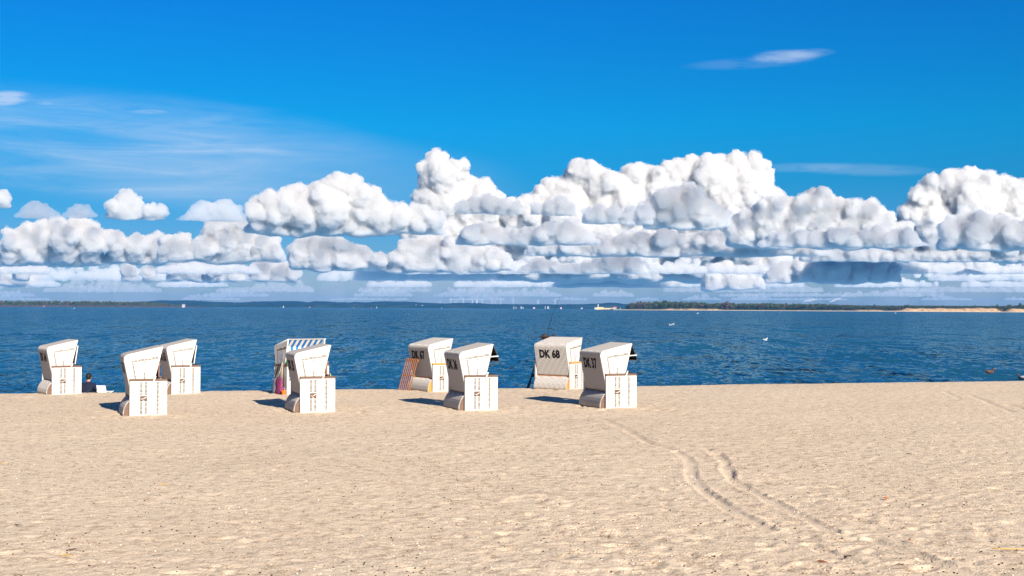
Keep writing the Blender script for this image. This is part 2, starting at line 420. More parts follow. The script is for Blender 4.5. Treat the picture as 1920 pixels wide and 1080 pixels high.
def sand_height(x, y):
    z = sand_base(x, y)
    wob = vnoise(x * .9, y * .9, 4)
    z = z + 0.014 * vnoise(x / 0.8, y / 0.8, 3) + 0.006 * vnoise(x / 0.33 + 5 * wob, y / 0.33, 4) + 0.007 * vnoise(x / 0.14, y / 0.14 + 3 * wob, 5) + 0.010 * vnoise(x / 0.065, y / 0.065, 0)
    return z
FOOT = []
for i in range(900):
    u = rnd.random()
    py = 745 + 330 * rnd.random() ** 0.8; px = 1920 * (rnd.random() ** 0.7) if rnd.random() < .8 else 1920 * rnd.random()
    if px < 900 and rnd.random() < .55: continue
    p = on_ground(px, py); FOOT.append((p.x, p.y, rnd.uniform(0, 6.28), rnd.uniform(.7, 1.15), rnd.uniform(.004, .017)))
for (u_, v_) in ((278, 778), (595, 772), (902, 767), (1165, 762), (125, 740), (348, 739), (834, 733), (1084, 729), (566, 741)):
    c_ = on_ground(u_, v_)                                          # trampled sand round the feet of the chairs
    for _ in range(26):
        a_ = rnd.uniform(0, 6.28); r_ = rnd.uniform(.75, 1.7)
        FOOT.append((c_.x + r_ * math.cos(a_), c_.y + .4 + r_ * math.sin(a_), rnd.uniform(0, 6.28), rnd.uniform(.8, 1.3), rnd.uniform(.015, .035)))
nr, nc = 560, 780
v0, v1 = EYE / 4.0, EYE / 60.0
vv = np.linspace(v0, v1, nr)
# denser rows where the photograph looks
vv = np.concatenate([np.linspace(EYE / 3.5, EYE / 11.4, 40)[:-1], np.linspace(EYE / 11.4, EYE / 47.0, 430)[:-1], np.linspace(EYE / 47.0, EYE / 75.0, 30)])
nr = len(vv); dd = EYE / vv
ta = np.tan(np.radians(34)) * np.linspace(-1, 1, nc)
X = dd[:, None] * ta[None, :]; Y = np.repeat(dd[:, None], nc, 1)
Z = sand_height(X, Y)
for (fx, fy, fa, fs, dep) in FOOT:
    r0 = np.searchsorted(dd, fy - .35); r1 = np.searchsorted(dd, fy + .35)
    if r1 <= r0: continue
    c0 = np.searchsorted(ta, (fx - .35) / fy) - 1; c1 = np.searchsorted(ta, (fx + .35) / fy) + 1
    if c0 < 0: continue
    xs = X[r0:r1, c0:c1] - fx; ys = Y[r0:r1, c0:c1] - fy
    a = (xs * math.cos(fa) + ys * math.sin(fa)) / (0.13 * fs); b_ = (-xs * math.sin(fa) + ys * math.cos(fa)) / (0.065 * fs)
    q = a * a + b_ * b_
    Z[r0:r1, c0:c1] += -dep * np.exp(-q) + 0.28 * dep * np.exp(-(np.sqrt(q) - 1.7) ** 2 * 3)
PR = np.zeros(X.shape)
for ti, tr in enumerate(TRACKS):
    # resample the polyline and press a shallow trough with raised edges
    best = np.full(X.shape, 9.0)
    for k in range(len(tr) - 1):
        a, b2 = tr[k], tr[k + 1]; L = (b2 - a).xy; l2 = L.length_squared
        r0 = max(0, np.searchsorted(dd, min(a.y, b2.y) - .6)); r1 = np.searchsorted(dd, max(a.y, b2.y) + .6)
        xs = X[r0:r1]; ys = Y[r0:r1]
        tt = np.clip(((xs - a.x) * L.x + (ys - a.y) * L.y) / l2, 0, 1)
        d = np.hypot(xs - a.x - tt * L.x, ys - a.y - tt * L.y)
        best[r0:r1] = np.minimum(best[r0:r1], d)
    wv = 1 + 0.5 * vnoise(X * 2.1, Y * 2.1, 2) + .35 * vnoise(X * 6, Y * 6, 3)
    dep = (0.030 if ti < 2 else 0.022) * (0.85 + 0.8 * vnoise(X * 2.2 + 7, Y * 2.2, 1))
    wd = 0.074 * wv
    msk = best < 0.5
    q = best / wd
    ins = np.where(msk, np.exp(-q ** 6 / 2.0), 0); PR = np.maximum(PR, ins * (1.0 if ti < 2 else .6))
    Z = np.where(msk, Z * (1 - ins) + (sand_base(X, Y) - dep) * ins + 0.30 * dep * np.exp(-(q - 1.6) ** 2 * 6) * (1 + 1.5 * vnoise(X * 7, Y * 7, 1)), Z)
sand_me = grid_mesh('sand', np.stack([X, Y, Z], -1), nr, nc)
pa = sand_me.attributes.new('pressed', 'FLOAT', 'POINT'); pa.data.foreach_set('value', PR.astype(np.float32).ravel())
tag(link('sand_beach', sand_me, M['sand']), 'pale sand beach marked by footprints and wheel tracks', kind='structure')
# outer sheet: behind the camera and far to both sides, a little below the detailed one
gx = np.concatenate([np.linspace(-400, -70, 12), np.linspace(-60, 60, 61), np.linspace(70, 400, 12)])
gy = np.concatenate([np.linspace(-80, -5, 12), np.linspace(0, 90, 91)])
GX, GY = np.meshgrid(gx, gy)
GZ = sand_base(GX, GY) - 0.045
tag(link('sand_surround', grid_mesh('sand_surround', np.stack([GX, GY, GZ], -1), len(gy), len(gx)), M['sand']), 'sand carrying on beyond the picture', kind='structure')

def ground_z(x, y): return float(sand_base(np.array([x]), np.array([y]))[0])

# ------------------------------------------------------------------ sea
H = EYE - SEA
rows = np.concatenate([np.linspace(H / 36.0, H / 42.0, 8)[:-1], np.linspace(H / 42.0, H / 500.0, 340)[:-1], np.linspace(H / 500.0, H / 13500.0, 40)])
dw = H / rows; ncw = 800; taw = np.tan(np.radians(33)) * np.linspace(-1, 1, ncw)
WX = dw[:, None] * taw[None, :]; WY = np.repeat(dw[:, None], ncw, 1)
WZ = np.zeros_like(WX)
rs = np.random.RandomState(3)
fade = np.clip(1 - (dw[:, None] - 300) / 500, 0, 1)
for k in range(44):
    lam = 0.6 * (4.5 / 0.6) ** rs.rand(); ang = math.radians(250 + rs.randn() * 26); kk = 2 * math.pi / lam
    amp = 0.0045 * lam ** 0.85 * (0.5 + rs.rand()); ph = rs.rand() * 6.28
    # drop waves the row spacing cannot carry
    rowgap = np.gradient(dw)[:, None]; ok = np.clip(lam / (rowgap * 2.2) - 0.6, 0, 1)
    grp = 0.5 + 1.2 * np.abs(vnoise(WX / (lam * 6) + k, WY / (lam * 6), k))
    s_ = np.sin(kk * (WX * math.cos(ang) + WY * math.sin(ang)) + ph + 1.5 * vnoise(WX / (lam * 4), WY / (lam * 4) + k, k + 1))
    WZ += amp * ok * grp * (1 - 2 * np.abs(s_) ** 1.0 * .5 - .5 + s_ * .5)
shore = np.clip((WY - crest_y(WX) - 3.0) / 7.0, 0.25, 1)
WZ = SEA + WZ * fade * shore * 1.15
tag(link('sea_water', grid_mesh('sea', np.stack([WX, WY, WZ], -1), len(dw), ncw), M['water']), 'deep blue choppy sea', kind='structure')
# side sheets of the same sea, outside the view wedge
wo = np.array([[-13500, 14, SEA - .12], [13500, 14, SEA - .12], [13500, 13500, SEA - .12], [-13500, 13500, SEA - .12]])
tag(link('sea_surround', raw_mesh(bpy.data.meshes.new('sea_surround'), wo, [[0, 1, 2, 3]]), M['water']), 'sea beyond the sides of the view', kind='structure')
# ------------------------------------------------------------------ roofed wicker beach chair
# local axes: +X the way it faces, +Y its left, Z up, origin on the ground under its middle
D, W = 0.80, 1.30
ARC = [(-.535, 1.27), (-.532, 1.31), (-.515, 1.345), (-.485, 1.37), (-.45, 1.383)]
BACK = [(-.365, .43)] + ARC + [(-.20, 1.440), (.06, 1.501), (.31, 1.56)]
_cache = {}
def cached(key, fn):
    if key not in _cache: _cache[key] = fn()
    return _cache[key]

def offset_path(P, t):
    out = []
    for i, p in enumerate(P):
        a = Vector(P[max(i - 1, 0)]); b = Vector(P[min(i + 1, len(P) - 1)]); d = (b - a).normalized()
        out.append((p[0] + d.y * t, p[1] - d.x * t))            # inward (towards the sitter)
    return out

def ribbed_sheet(P, y0, y1, rib, depth, thick, name, seam=()):
    """a wicker sheet following profile P in XZ, ribbed across Y, with thickness"""
    n = int(round((y1 - y0) / rib)) * 4
    ys = np.linspace(y0, y1, n + 1)
    # refine the profile
    Q = []
    for a, b in zip(P[:-1], P[1:]):
        L = math.hypot(b[0] - a[0], b[1] - a[1]); k = max(1, int(L / .045))
        Q += [(a[0] + (b[0] - a[0]) * j / k, a[1] + (b[1] - a[1]) * j / k) for j in range(k)]
    Q.append(P[-1]); inn = offset_path(Q, thick); nrm = offset_path(Q, -1)
    V = []
    for i, (x, z) in enumerate(Q):
        nx, nz = nrm[i][0] - x, nrm[i][1] - z
        r = depth * np.cos((ys - y0) / rib * 2 * math.pi)
        V.append(np.stack([x + nx * r, ys, z + nz * r], -1))
    for (x, z) in inn[::-1]: V.append(np.stack([np.full_like(ys, x), ys, np.full_like(ys, z)], -1))
    V.append(V[0].copy())
    V = np.array(V); nr_, nc_ = V.shape[:2]
    me = grid_mesh(name, V, nr_, nc_, True)
    bm = bmesh.new(); bm.from_mesh(me); bmesh.ops.remove_doubles(bm, verts=bm.verts, dist=1e-5)
    be = [e for e in bm.edges if e.is_boundary]; bmesh.ops.holes_fill(bm, edges=be, sides=0)
    bmesh.ops.recalc_face_normals(bm, faces=bm.faces); bm.to_mesh(me); bm.free()
    return me

def drum_profile():
    return [(-.53 - .012, 0.015), (-.54, .09), (-.525, .18), (-.49, .26), (-.435, .335), (-.37, .385), (-.30, .41)]

def m_panel():
    b = MB(); b.box(-.40, .40, -.025, .025, 0.0, .785); return b.mesh('side_panel', False, .006)
def m_panel_rim():
    b = MB()
    for x0, x1, z0, z1 in ((-.405, -.375, 0.0, .788), (.375, .405, 0.0, .788), (-.375, .375, 0.0, .03), (-.375, .375, .76, .788)):
        b.box(x0, x1, -.030, .030, z0, z1)
    return b.mesh('panel_rim', False, .004)
def m_slots(s):
    """openings in the weave of the lower side panel, in upright columns"""
    b = MB(); r = random.Random(8)
    for fx, wd, ht, pz in ((.075, .012, .010, .030), (.305, .048, .013, .029), (.43, .048, .013, .029), (.75, .042, .013, .029), (.915, .014, .010, .030)):
        x = -.40 + fx * .80; z = .05
        while z < .75:
            if not (abs(x + .105) < .1 and .355 < z < .46):
                w_ = wd * r.uniform(.95, 1.25)
                b.box(x - w_ / 2, x + w_ / 2, s * .024, s * .0275, z, z + ht * r.uniform(1.0, 1.35))
            z += pz
    return b.mesh('woven_slots')
def m_hood_slots(s):
    b = MB(); r = random.Random(4)
    for k in range(19):                                          # row under the top edge
        t_ = k / 18; x = -.35 + .55 * t_; z = 1.205 + .075 * t_; h = .055 * r.uniform(.6, 1.15)
        b.box(x - .0075, x + .0075, s * .019, s * .0225, z, z + h)
    for (xa, za, xb, zb, wd) in ((-.34, 1.17, -.28, .83, .036), (.185, 1.21, .105, .86, .012), (-.085, 1.19, -.085, 1.14, .034), (-.085, .985, -.085, .83, .036)):
        n = int((za - zb) / .028)
        for k in range(n + 1):
            t_ = k / max(n, 1); x = xa + (xb - xa) * t_; z = za + (zb - za) * t_
            b.box(x - wd / 2, x + wd / 2, s * .019, s * .0225, z, z + .015)
    return b.mesh('woven_slots')
def m_hood_side():
    poly = [(-.365, .43)] + ARC + [(.31, 1.56), (.125, .80), (.06, .45)]
    b = MB(); b.prism(poly, -.02, .02); return b.mesh('hood_side', False, .006)
def m_hood_rim():
    """the padded edge that runs round the side of the hood"""
    P = [(-.365, .44)] + ARC + [(.31, 1.56)]
    b = MB(); b.tube([(x, 0, z) for x, z in offset_path(P, .018)], .024, 8)
    b.tube([(.302, 0, 1.55), (.122, 0, .80), (.065, 0, .46)], .017, 6)
    return b.mesh('hood_rim', True)
def m_armrest():
    b = MB(); b.box(-.41, .41, -.048, .048, .79, .838); return b.mesh('armrest', False, .008)
def m_handle_plate():
    b = MB(); b.box(-.075, .075, -.008, .008, -.048, .048); return b.mesh('handle', False, .004)
def m_handle_grip():
    b = MB(); b.tube([(-.06, 0, -.012), (-.035, -.014, -.022), (0, -.02, -.012), (.035, -.014, .012), (.06, 0, .022)], .009, 6); return b.mesh('grip', True)
def m_drum_end():
    P = drum_profile(); poly = [(x + .02, z) for x, z in P] + [(-.30, .0), (-.52, .0)]
    b = MB(); b.prism(poly, -.012, .012); return b.mesh('skirt_end')
def m_seat_box():
    b = MB(); b.box(-.30, .37, -.595, .595, .02, .40); return b.mesh('seat_box', False, .008)
def m_seat():
    b = MB(); b.box(-.28, .38, -.56, .56, .405, .50); return b.mesh('seat', True, .03, 3)
def m_backrest():
    b = MB(); P = [(-.30, .50), (-.44, 1.20), (-.36, 1.22), (-.20, .52)]; b.prism(P, -.54, .54); return b.mesh('backrest', True, .02, 3)
def m_rear_board():
    b = MB(); b.box(-.345, -.318, -.585, .585, .385, .455); return b.mesh('rear_board')
def m_awning_open():
    P = [(.285, 1.535), (.16, 1.43), (.03, 1.325), (.045, 1.26), (.035, 1.19)]; Q = offset_path(P, -.004)
    b = MB(); b.prism(P + Q[::-1], -.56, .56); return b.mesh('awning')
def m_awning_hung():
    P = [(.315, 1.535), (.39, 1.38), (.475, 1.17), (.44, 1.145), (.30, 1.165)]; Q = offset_path(P, -.005)
    b = MB(); b.prism(P + Q[::-1], -.55, .55); return b.mesh('awning')
def m_awning_strut():
    b = MB(); b.bar((.235, 0, 1.262), (.445, 0, 1.275), .012, .022); return b.mesh('awning_strut')
def m_recline():
    b = MB(); b.bar((.155, 0, .90), (.10, 0, .765), .012, .026, (1, 0, 0)); return b.mesh('recline_bar')
def m_latch():
    b = MB(); b.tube([(-.045, 0, .84), (-.02, 0, .872), (.03, 0, .872), (.05, 0, .845)], .010, 6); b.box(-.015, .02, -.012, .012, .838, .862); return b.mesh('latch')

def text_mesh(s, name):
    cu = bpy.data.curves.new(name, 'FONT'); cu.body = s; cu.size = 0.36; cu.align_x = 'CENTER'; cu.align_y = 'CENTER'
    cu.extrude = 0.0015; cu.offset = 0.015; cu.space_character = 1.05; cu.resolution_u = 3
    to = bpy.data.objects.new('tmp', cu); COL.objects.link(to)
    dg = bpy.context.evaluated_depsgraph_get(); dg.update()
    me = bpy.data.meshes.new_from_object(to.evaluated_get(dg)); bpy.data.objects.remove(to); bpy.data.curves.remove(cu)
    me.name = name
    co = np.empty(len(me.vertices) * 3, np.float32); me.vertices.foreach_get('co', co); co = co.reshape(-1, 3)
    lo, hi = co.min(0), co.max(0)
    co[:, 0] = (co[:, 0] - (lo[0] + hi[0]) / 2) * (0.73 / (hi[0] - lo[0])); co[:, 1] = (co[:, 1] - (lo[1] + hi[1]) / 2) * (0.265 / (hi[1] - lo[1]))
    me.vertices.foreach_set('co', co.ravel()); me.update()
    return me

def slat_mesh(h, wd=.034): return cached(('slat', h, wd), lambda: MB().box(-.008, .008, -wd / 2, wd / 2, 0, h).mesh('slat', False, .003))
def rail_mesh(w_, h=.05): return cached(('rail', w_, h), lambda: MB().box(-.009, .009, -w_ / 2, w_ / 2, -h / 2, h / 2).mesh('rail', False, .003))

def make_chair(u, v, a, label, number=None, wood='wood_dark', awning=None, front=None, tilt=0.0, sink=0.015):
    P = on_ground(u, v)
    a_ = R(a); c, s = math.cos(a_), math.sin(a_)
    sgn = 1 if a > -30 else -1                                    # which side panel was measured
    near = 1 if sgn == 1 else 1
    pos = (P.x - s * W / 2, P.y + c * W / 2)
    root = empty('beach_chair', (pos[0], pos[1], ground_z(*pos) - sink), a_, label, 'beach chair', 'roofed wicker beach chairs on the sand')
    root.rotation_euler = (R(tilt), 0, a_)
    wood = M[wood]
    for q in (-1, 1):
        p = link('side_panel', cached('panel', m_panel), M['wicker'], root); p.location = (0, q * .625, 0)
        link('panel_rim', cached('panel_rim', m_panel_rim), M['rim'], p)
        tag(link('woven_slots', cached(('slots', q), lambda: m_slots(q)), M['slot'], p), kind='stuff')
        h = link('handle', cached('hp', m_handle_plate), wood, p); h.location = (-.105, q * .030, .405)
        g = cached('grip', m_handle_grip); g_ = bpy.data.objects.new('grip', g); COL.objects.link(g_); g_.parent = root; 
        if not g.materials: g.materials.append(M['rim'])
        g_.location = (-.105, q * .664, .405); g_.rotation_euler = (0, 0, 0 if q < 0 else math.pi); g_.name = 'handle_grip'
        r_ = link('armrest', cached(('arm', wood.name), m_armrest), wood, root); r_.location = (0, q * .622, 0)
        if not (front and q == -1) or True:
            l_ = link('latch', cached('latch', m_latch), M['black'], r_); l_.location = (.24, q * -.01, .0)
        hs_ = link('hood_side', cached('hood_side', m_hood_side), M['wicker'], root); hs_.location = (0, q * .572, 0)
        link('hood_rim', cached('hood_rim', m_hood_rim), M['rim'], hs_)
        tag(link('woven_slots', cached(('hslots', q), lambda: m_hood_slots(q)), M['slot'], hs_), kind='stuff')
        n_ = link('notice', cached(('notice', q), lambda: MB().box(-.135, .135, min(q * .019, q * .026), max(q * .019, q * .026), -.088, .088).mesh('notice')), M['notice'], hs_); n_.location = (-.065, 0, 1.075)
        rb = link('recline_bar', cached('recline', m_recline), M['metal_white'], root); rb.location = (0, q * .679, 0)
        de = link('skirt_end', cached(('dend', wood.name), m_drum_end), wood, root); de.location = (0, q * .566, 0)
    hood = link('hood_shell', cached('shell', lambda: ribbed_sheet(BACK, -.555, .555, .0444, .008, .022, 'hood_shell')), M['wicker_back'], root)
    link('back_skirt', cached('skirt', lambda: ribbed_sheet(drum_profile(), -.59, .59, .0454, .008, .018, 'back_skirt')), M['wicker_back'], root)
    link('rear_board', cached(('rb', wood.name), m_rear_board), wood, root)
    link('seat_box', cached('sbox', m_seat_box), M['wicker'], root)
    link('seat', cached('seat', m_seat), M['cushion'], root)
    link('backrest', cached('backrest', m_backrest), M['cushion'], root)
    if number:
        t_ = link('number_lettering', text_mesh(number, 'number_lettering'), M['ink'], hood)
        up = Vector((-.17, 0, .84)).normalized(); nx = Vector((-up.z, 0, up.x)); right = Vector((0, -1, 0))
        mt = Matrix((right, up, right.cross(up))).transposed().to_4x4()
        base = Vector((-.365, 0, .43)) + up * ((1.07 - .43) / up.z) + right.cross(up) * .0075
        mt.translation = base + Vector((0, .045, 0)); t_.matrix_local = mt
    if awning == 'hung':
        link('awning', cached('awn_h', m_awning_hung), M['awn_dark'], root)
        for q in (-1, 1):
            st_ = link('awning_strut', cached('strut', m_awning_strut), M['metal_white'], root); st_.location = (0, q * .575, 0)
    if awning == 'open':
        link('awning', cached('awn_o', m_awning_open), M['awn_blue'], root)
    if front == 'grille':                                         # wooden grille closing the chair
        for k in range(11):
            sl = link('slat', slat_mesh(.70), M['wood_slat'], root); sl.location = (.235, -.52 + .104 * k, .50)
        for z in (.56, .86, 1.16):
            rl = link('rail', rail_mesh(1.10), M['wood_slat'], root); rl.location = (.252, 0, z)
    if front == 'screen':                                         # patterned fabric screen on a white frame
        b = MB(); b.prism([(.235, .84), (.305, 1.36), (.297, 1.36), (.227, .84)], -.53, .53)
        link('front_screen', cached('screen', lambda: b.mesh('front_screen')), M['fabric_dark'], root)
        for q in (-1, 1):
            po = link('screen_pole', cached('spole', lambda: MB().bar((.24, 0, .83), (.32, 0, 1.40), .02, .02, (1, 0, 0)).mesh('screen_pole')), M['metal_white'], root); po.location = (0, q * .545, 0)
    return root

# front row, then the row on the crest of the beach; each set by where its near side panel stands
make_chair(278.0, 778.5, 21, 'wicker beach chair nearest the left with brown front grille, seen almost side on', 'DK 34', front='grille')
make_chair(595.5, 772.0, 19.6, 'front row beach chair with brown grille, overlapping the blue striped chair', 'DK 35', front='grille')
make_chair(902.5, 767.5, 20.4, 'front row beach chair numbered DK36 with raised dark awning', 'DK 36', awning='hung')
make_chair(1165.0, 762.5, 21.7, 'front row beach chair numbered DK37 with long shadow and dark awning', 'DK 37', awning='hung')
make_chair(125.0, 738.5, 32.0, 'leftmost beach chair on the crest, beside the seated person', 'DK 64', front='screen')
make_chair(348.5, 737.5, 28.0, 'crest row beach chair partly behind the grille fronted chair', 'DK 65', front='screen')
c67 = make_chair(834.0, 730.5, 34.0, 'beach chair numbered DK67 with orange wood and a slatted grille leaning on it', 'DK 67', wood='wood_orange')
c68 = make_chair(1084.0, 726.5, 53.0, 'beach chair numbered DK68 turned with its sunlit back to the viewer', 'DK 68', wood='wood_orange')
# the one that faces the sun: placed by its middle
pc = on_ground(566, 739); aC = -53.5
c66 = make_chair(566, 739, aC, 'open beach chair with blue and white striped awning facing the sun', 'DK 66', awning='open')
fwd = Vector((math.cos(R(aC)), math.sin(R(aC)), 0)); lat = Vector((-math.sin(R(aC)), math.cos(R(aC)), 0))
c66.location = (-5.95, 36.3, ground_z(-5.95, 36.3) - .015)

def chair_point(ch, x, y, z): 
    return ch.matrix_basis @ Vector((x, y, z))

# loose slatted grille leaning on the back of DK67
gr = empty('slatted_grille', (0, 0, 0), 0, 'loose orange brown slatted grille leaning against the back of the DK67 chair', 'grille')
for k in range(7):
    s_ = link('slat', slat_mesh(.99, .040), M['wood_slat'], gr); s_.location = (0, -.33 + .11 * k, 0)
for z, hh in ((.94, .075), (.47, .05)):
    r_ = link('rail', rail_mesh(.80, hh), M['wood_slat'], gr); r_.location = (.018, 0, z)
gp = chair_point(c67, -.80, .36, 0.0)
gr.matrix_world = Matrix.Translation((gp.x, gp.y, ground_z(gp.x, gp.y) - .01)) @ Matrix.Rotation(R(34), 4, 'Z') @ Matrix.Rotation(R(16), 4, 'Y')

# ------------------------------------------------------------------ things round the open chair
def bag_mesh(w_, h, dpt, sag=.2, name='bag_body', seed=1):
    r = random.Random(seed); b = MB(); n = 12; rows_ = 7; vs = []
    for j in range(rows_):
        t_ = j / (rows_ - 1); z = h * t_
        k = (1 - sag * t_ * t_) * (0.85 + .15 * math.sin(min(1, t_ * 3) * math.pi / 2)); dd_ = dpt * (1 - .75 * t_)
        for i in range(n):
            an = 2 * math.pi * i / n
            vs.append((math.copysign(abs(math.cos(an)) ** .6, math.cos(an)) * w_ / 2 * k + r.uniform(-.008, .008), math.copysign(abs(math.sin(an)) ** .7, math.sin(an)) * dd_ / 2 + r.uniform(-.012, .012), z + (r.uniform(-.012, .012) if j else 0)))
    fs = [(j * n + i, j * n + (i + 1) % n, (j + 1) * n + (i + 1) % n, (j + 1) * n + i) for j in range(rows_ - 1) for i in range(n)]
    fs += [tuple(range(n))[::-1], tuple((rows_ - 1) * n + i for i in range(n))]
    return b.add(vs, fs).mesh(name, True)

def tote_material():
    m, t, b = material('magenta_patterned_cloth'); o = t.new('ShaderNodeTexCoord').outputs['Object']
    f = t.noise(o, 22, 4, 0.7, 1.5)
    t.put(b.inputs['Base Color'], t.ramp(f, [(0.36, (0.03, 0.02, 0.10)), (0.48, (0.20, 0.02, 0.10)), (0.56, (0.42, 0.05, 0.12)), (0.68, (0.16, 0.05, 0.20))])); b.inputs['Roughness'].default_value = .9
    return m
aw = R(aC)
def beside(name, x, y, z, label, cat, rz=0):
    p = chair_point(c66, x, y, z); return empty(name, (p.x, p.y, p.z if z > 0.02 else ground_z(p.x, p.y) - .005), aw + rz, label, cat)
t1 = beside('tote_bag', .15, -.76, .03, 'magenta and purple patterned tote hanging beside the open striped chair', 'bag')
link('bag_body', bag_mesh(.40, .46, .14, .35), tote_material(), t1)
link('strap', MB().tube([(-.15, -.0, .40), (-.02, .03, .64), (0, .07, .80), (.03, .09, .815), (.10, .03, .62), (.15, 0, .42)], .012, 6).mesh('strap', True), plain('pale_strap', (.45, .38, .26), .8), t1)
t2 = beside('grey_bag', -.17, -.75, .03, 'slack grey cloth bag hung by a dark strap next to the tote', 'bag')
link('bag_body', bag_mesh(.26, .42, .10, .3, seed=4), plain('grey_cloth', (.20, .21, .26), .9, .1, 8, .2, .5), t2)
link('strap', MB().tube([(-.02, 0, .38), (.08, .01, .55), (.13, .06, .80), (.16, .10, .845)], .022, 6).mesh('strap', True), M['black'], t2)
t3 = beside('yellow_bag', .05, .86, 0, 'bright yellow beach bag standing on the sand behind the front row chair', 'bag')
link('bag_body', bag_mesh(.36, .46, .24, .25, seed=6), plain('yellow_plastic', (.85, .62, .01), .5), t3)
link('strap', MB().tube([(-.10, 0, .44), (-.05, 0, .54), (.05, 0, .54), (.10, 0, .44)], .01, 6).mesh('strap', True), plain('yellow_strap', (.75, .50, .01), .6), t3)
t4 = beside('green_towel', .22, -.53, .84, 'bright green towel bundled on the armrest under the striped awning', 'towel')
b = MB()
for k, (x, y, z, r_) in enumerate(((0, 0, .07, .085), (.07, .01, .06, .07), (-.05, .02, .05, .06), (.02, -.01, .13, .06))): b.ellipsoid((x, y, z), (r_, r_ * .8, r_ * .8), 8, 6)
link('towel_folds', b.mesh('towel_folds', True), plain('bright_green_towelling', (.03, .55, .04), .9, .1, 40, .2, .5), t4)
t5 = beside('toy_bucket', .47, -.78, 0, 'small orange bucket on the sand at the foot of the tote', 'bucket')
b = MB(); b.tube([(0, 0, 0), (0, 0, .13)], [.05, .07], 12, True); link('bucket_body', b.mesh('bucket_body'), plain('orange_plastic', (.75, .16, .02), .4), t5)
link('bucket_handle', MB().tube([(-.07, 0, .12), (-.05, 0, .18), (0, 0, .20), (.05, 0, .18), (.07, 0, .12)], .004, 5).mesh('bucket_handle', True), M['metal_white'], t5)

# ------------------------------------------------------------------ people
def skin_figure(name, joints, edges, mat, parent, levels=2, rootv=0):
    me = bpy.data.meshes.new(name); names = list(joints)
    me.from_pydata([joints[n][:3] for n in names], [(names.index(a), names.index(b)) for a, b in edges], []); me.update()
    o = bpy.data.objects.new(name, me); COL.objects.link(o)
    m = o.modifiers.new('skin', 'SKIN'); o.modifiers.new('sub', 'SUBSURF').levels = levels
    for i, n in enumerate(names):
        r = joints[n][3]; r = r if isinstance(r, tuple) else (r, r)
        me.skin_vertices[0].data[i].radius = r; me.skin_vertices[0].data[i].use_root = (i == rootv)
    dg = bpy.context.evaluated_depsgraph_get(); dg.update()
    m2 = bpy.data.meshes.new_from_object(o.evaluated_get(dg)); bpy.data.objects.remove(o)
    for p in m2.polygons: p.use_smooth = True
    return link(name, m2, mat, parent)

def add_head(parent, pos, yaw, cap_mat, hair_only=False, brim=False):
    b = MB(); b.ellipsoid((0, 0, 0), (.095, .076, .12), 14, 10); b.ellipsoid((.094, 0, -.005), (.022, .014, .026), 6, 5)   # skull and nose
    for q in (-1, 1): b.ellipsoid((0, q * .078, -.005), (.02, .010, .032), 6, 5)                                            # ears
    b.ellipsoid((.078, 0, -.055), (.014, .026, .007), 6, 4)
    b.tube([(-.02, 0, -.20), (-.008, 0, -.08)], [.056, .052], 10)
    h = link('head', b.mesh('head', True), M['skin'], parent); h.location = pos; h.rotation_euler = (0, 0, yaw)
    for q in (-1, 1):
        link('eye', MB().ellipsoid((.083, q * .031, .018), (.010, .012, .008), 6, 5).mesh('eye', True), M['eye'], h)
    c = MB(); c.ellipsoid((-.018, 0, .028), (.105, .090, .118), 14, 9)
    if brim: c.ellipsoid((0, 0, .045), (.20, .19, .022), 16, 5)
    link('hat' if not hair_only else 'hair', c.mesh('hat', True), cap_mat, h)
    return h

def hand(parent, p, d, n, side, mat):
    """palm and five separate curled fingers; p wrist, d pointing along the hand, n back of the hand"""
    d = Vector(d).normalized(); n = Vector(n).normalized(); s = d.cross(n) * side; J = {'w': (*p, .024)}; E = []
    P = Vector(p); J['palm'] = (*(P + d * .06), .026); E.append(('w', 'palm'))
    for k, (off, L) in enumerate(((-.033, .070), (-.011, .080), (.011, .076), (.033, .060))):
        a = P + d * .085 + s * off; b1 = a + d * L * .5 - n * L * .15; c1 = b1 + d * L * .15 - n * L * .45
        J['a%d' % k] = (*a, .010); J['b%d' % k] = (*b1, .009); J['c%d' % k] = (*c1, .0075)
        E += [('palm', 'a%d' % k), ('a%d' % k, 'b%d' % k), ('b%d' % k, 'c%d' % k)]
    a = P + d * .035 - s * .035 - n * .01; c1 = a + d * .035 - s * .02 - n * .02
    J['t0'] = (*a, .012); J['t1'] = (*c1, .009); E += [('w', 't0'), ('t0', 't1')]
    return skin_figure('hand', J, E, mat, parent, 1)

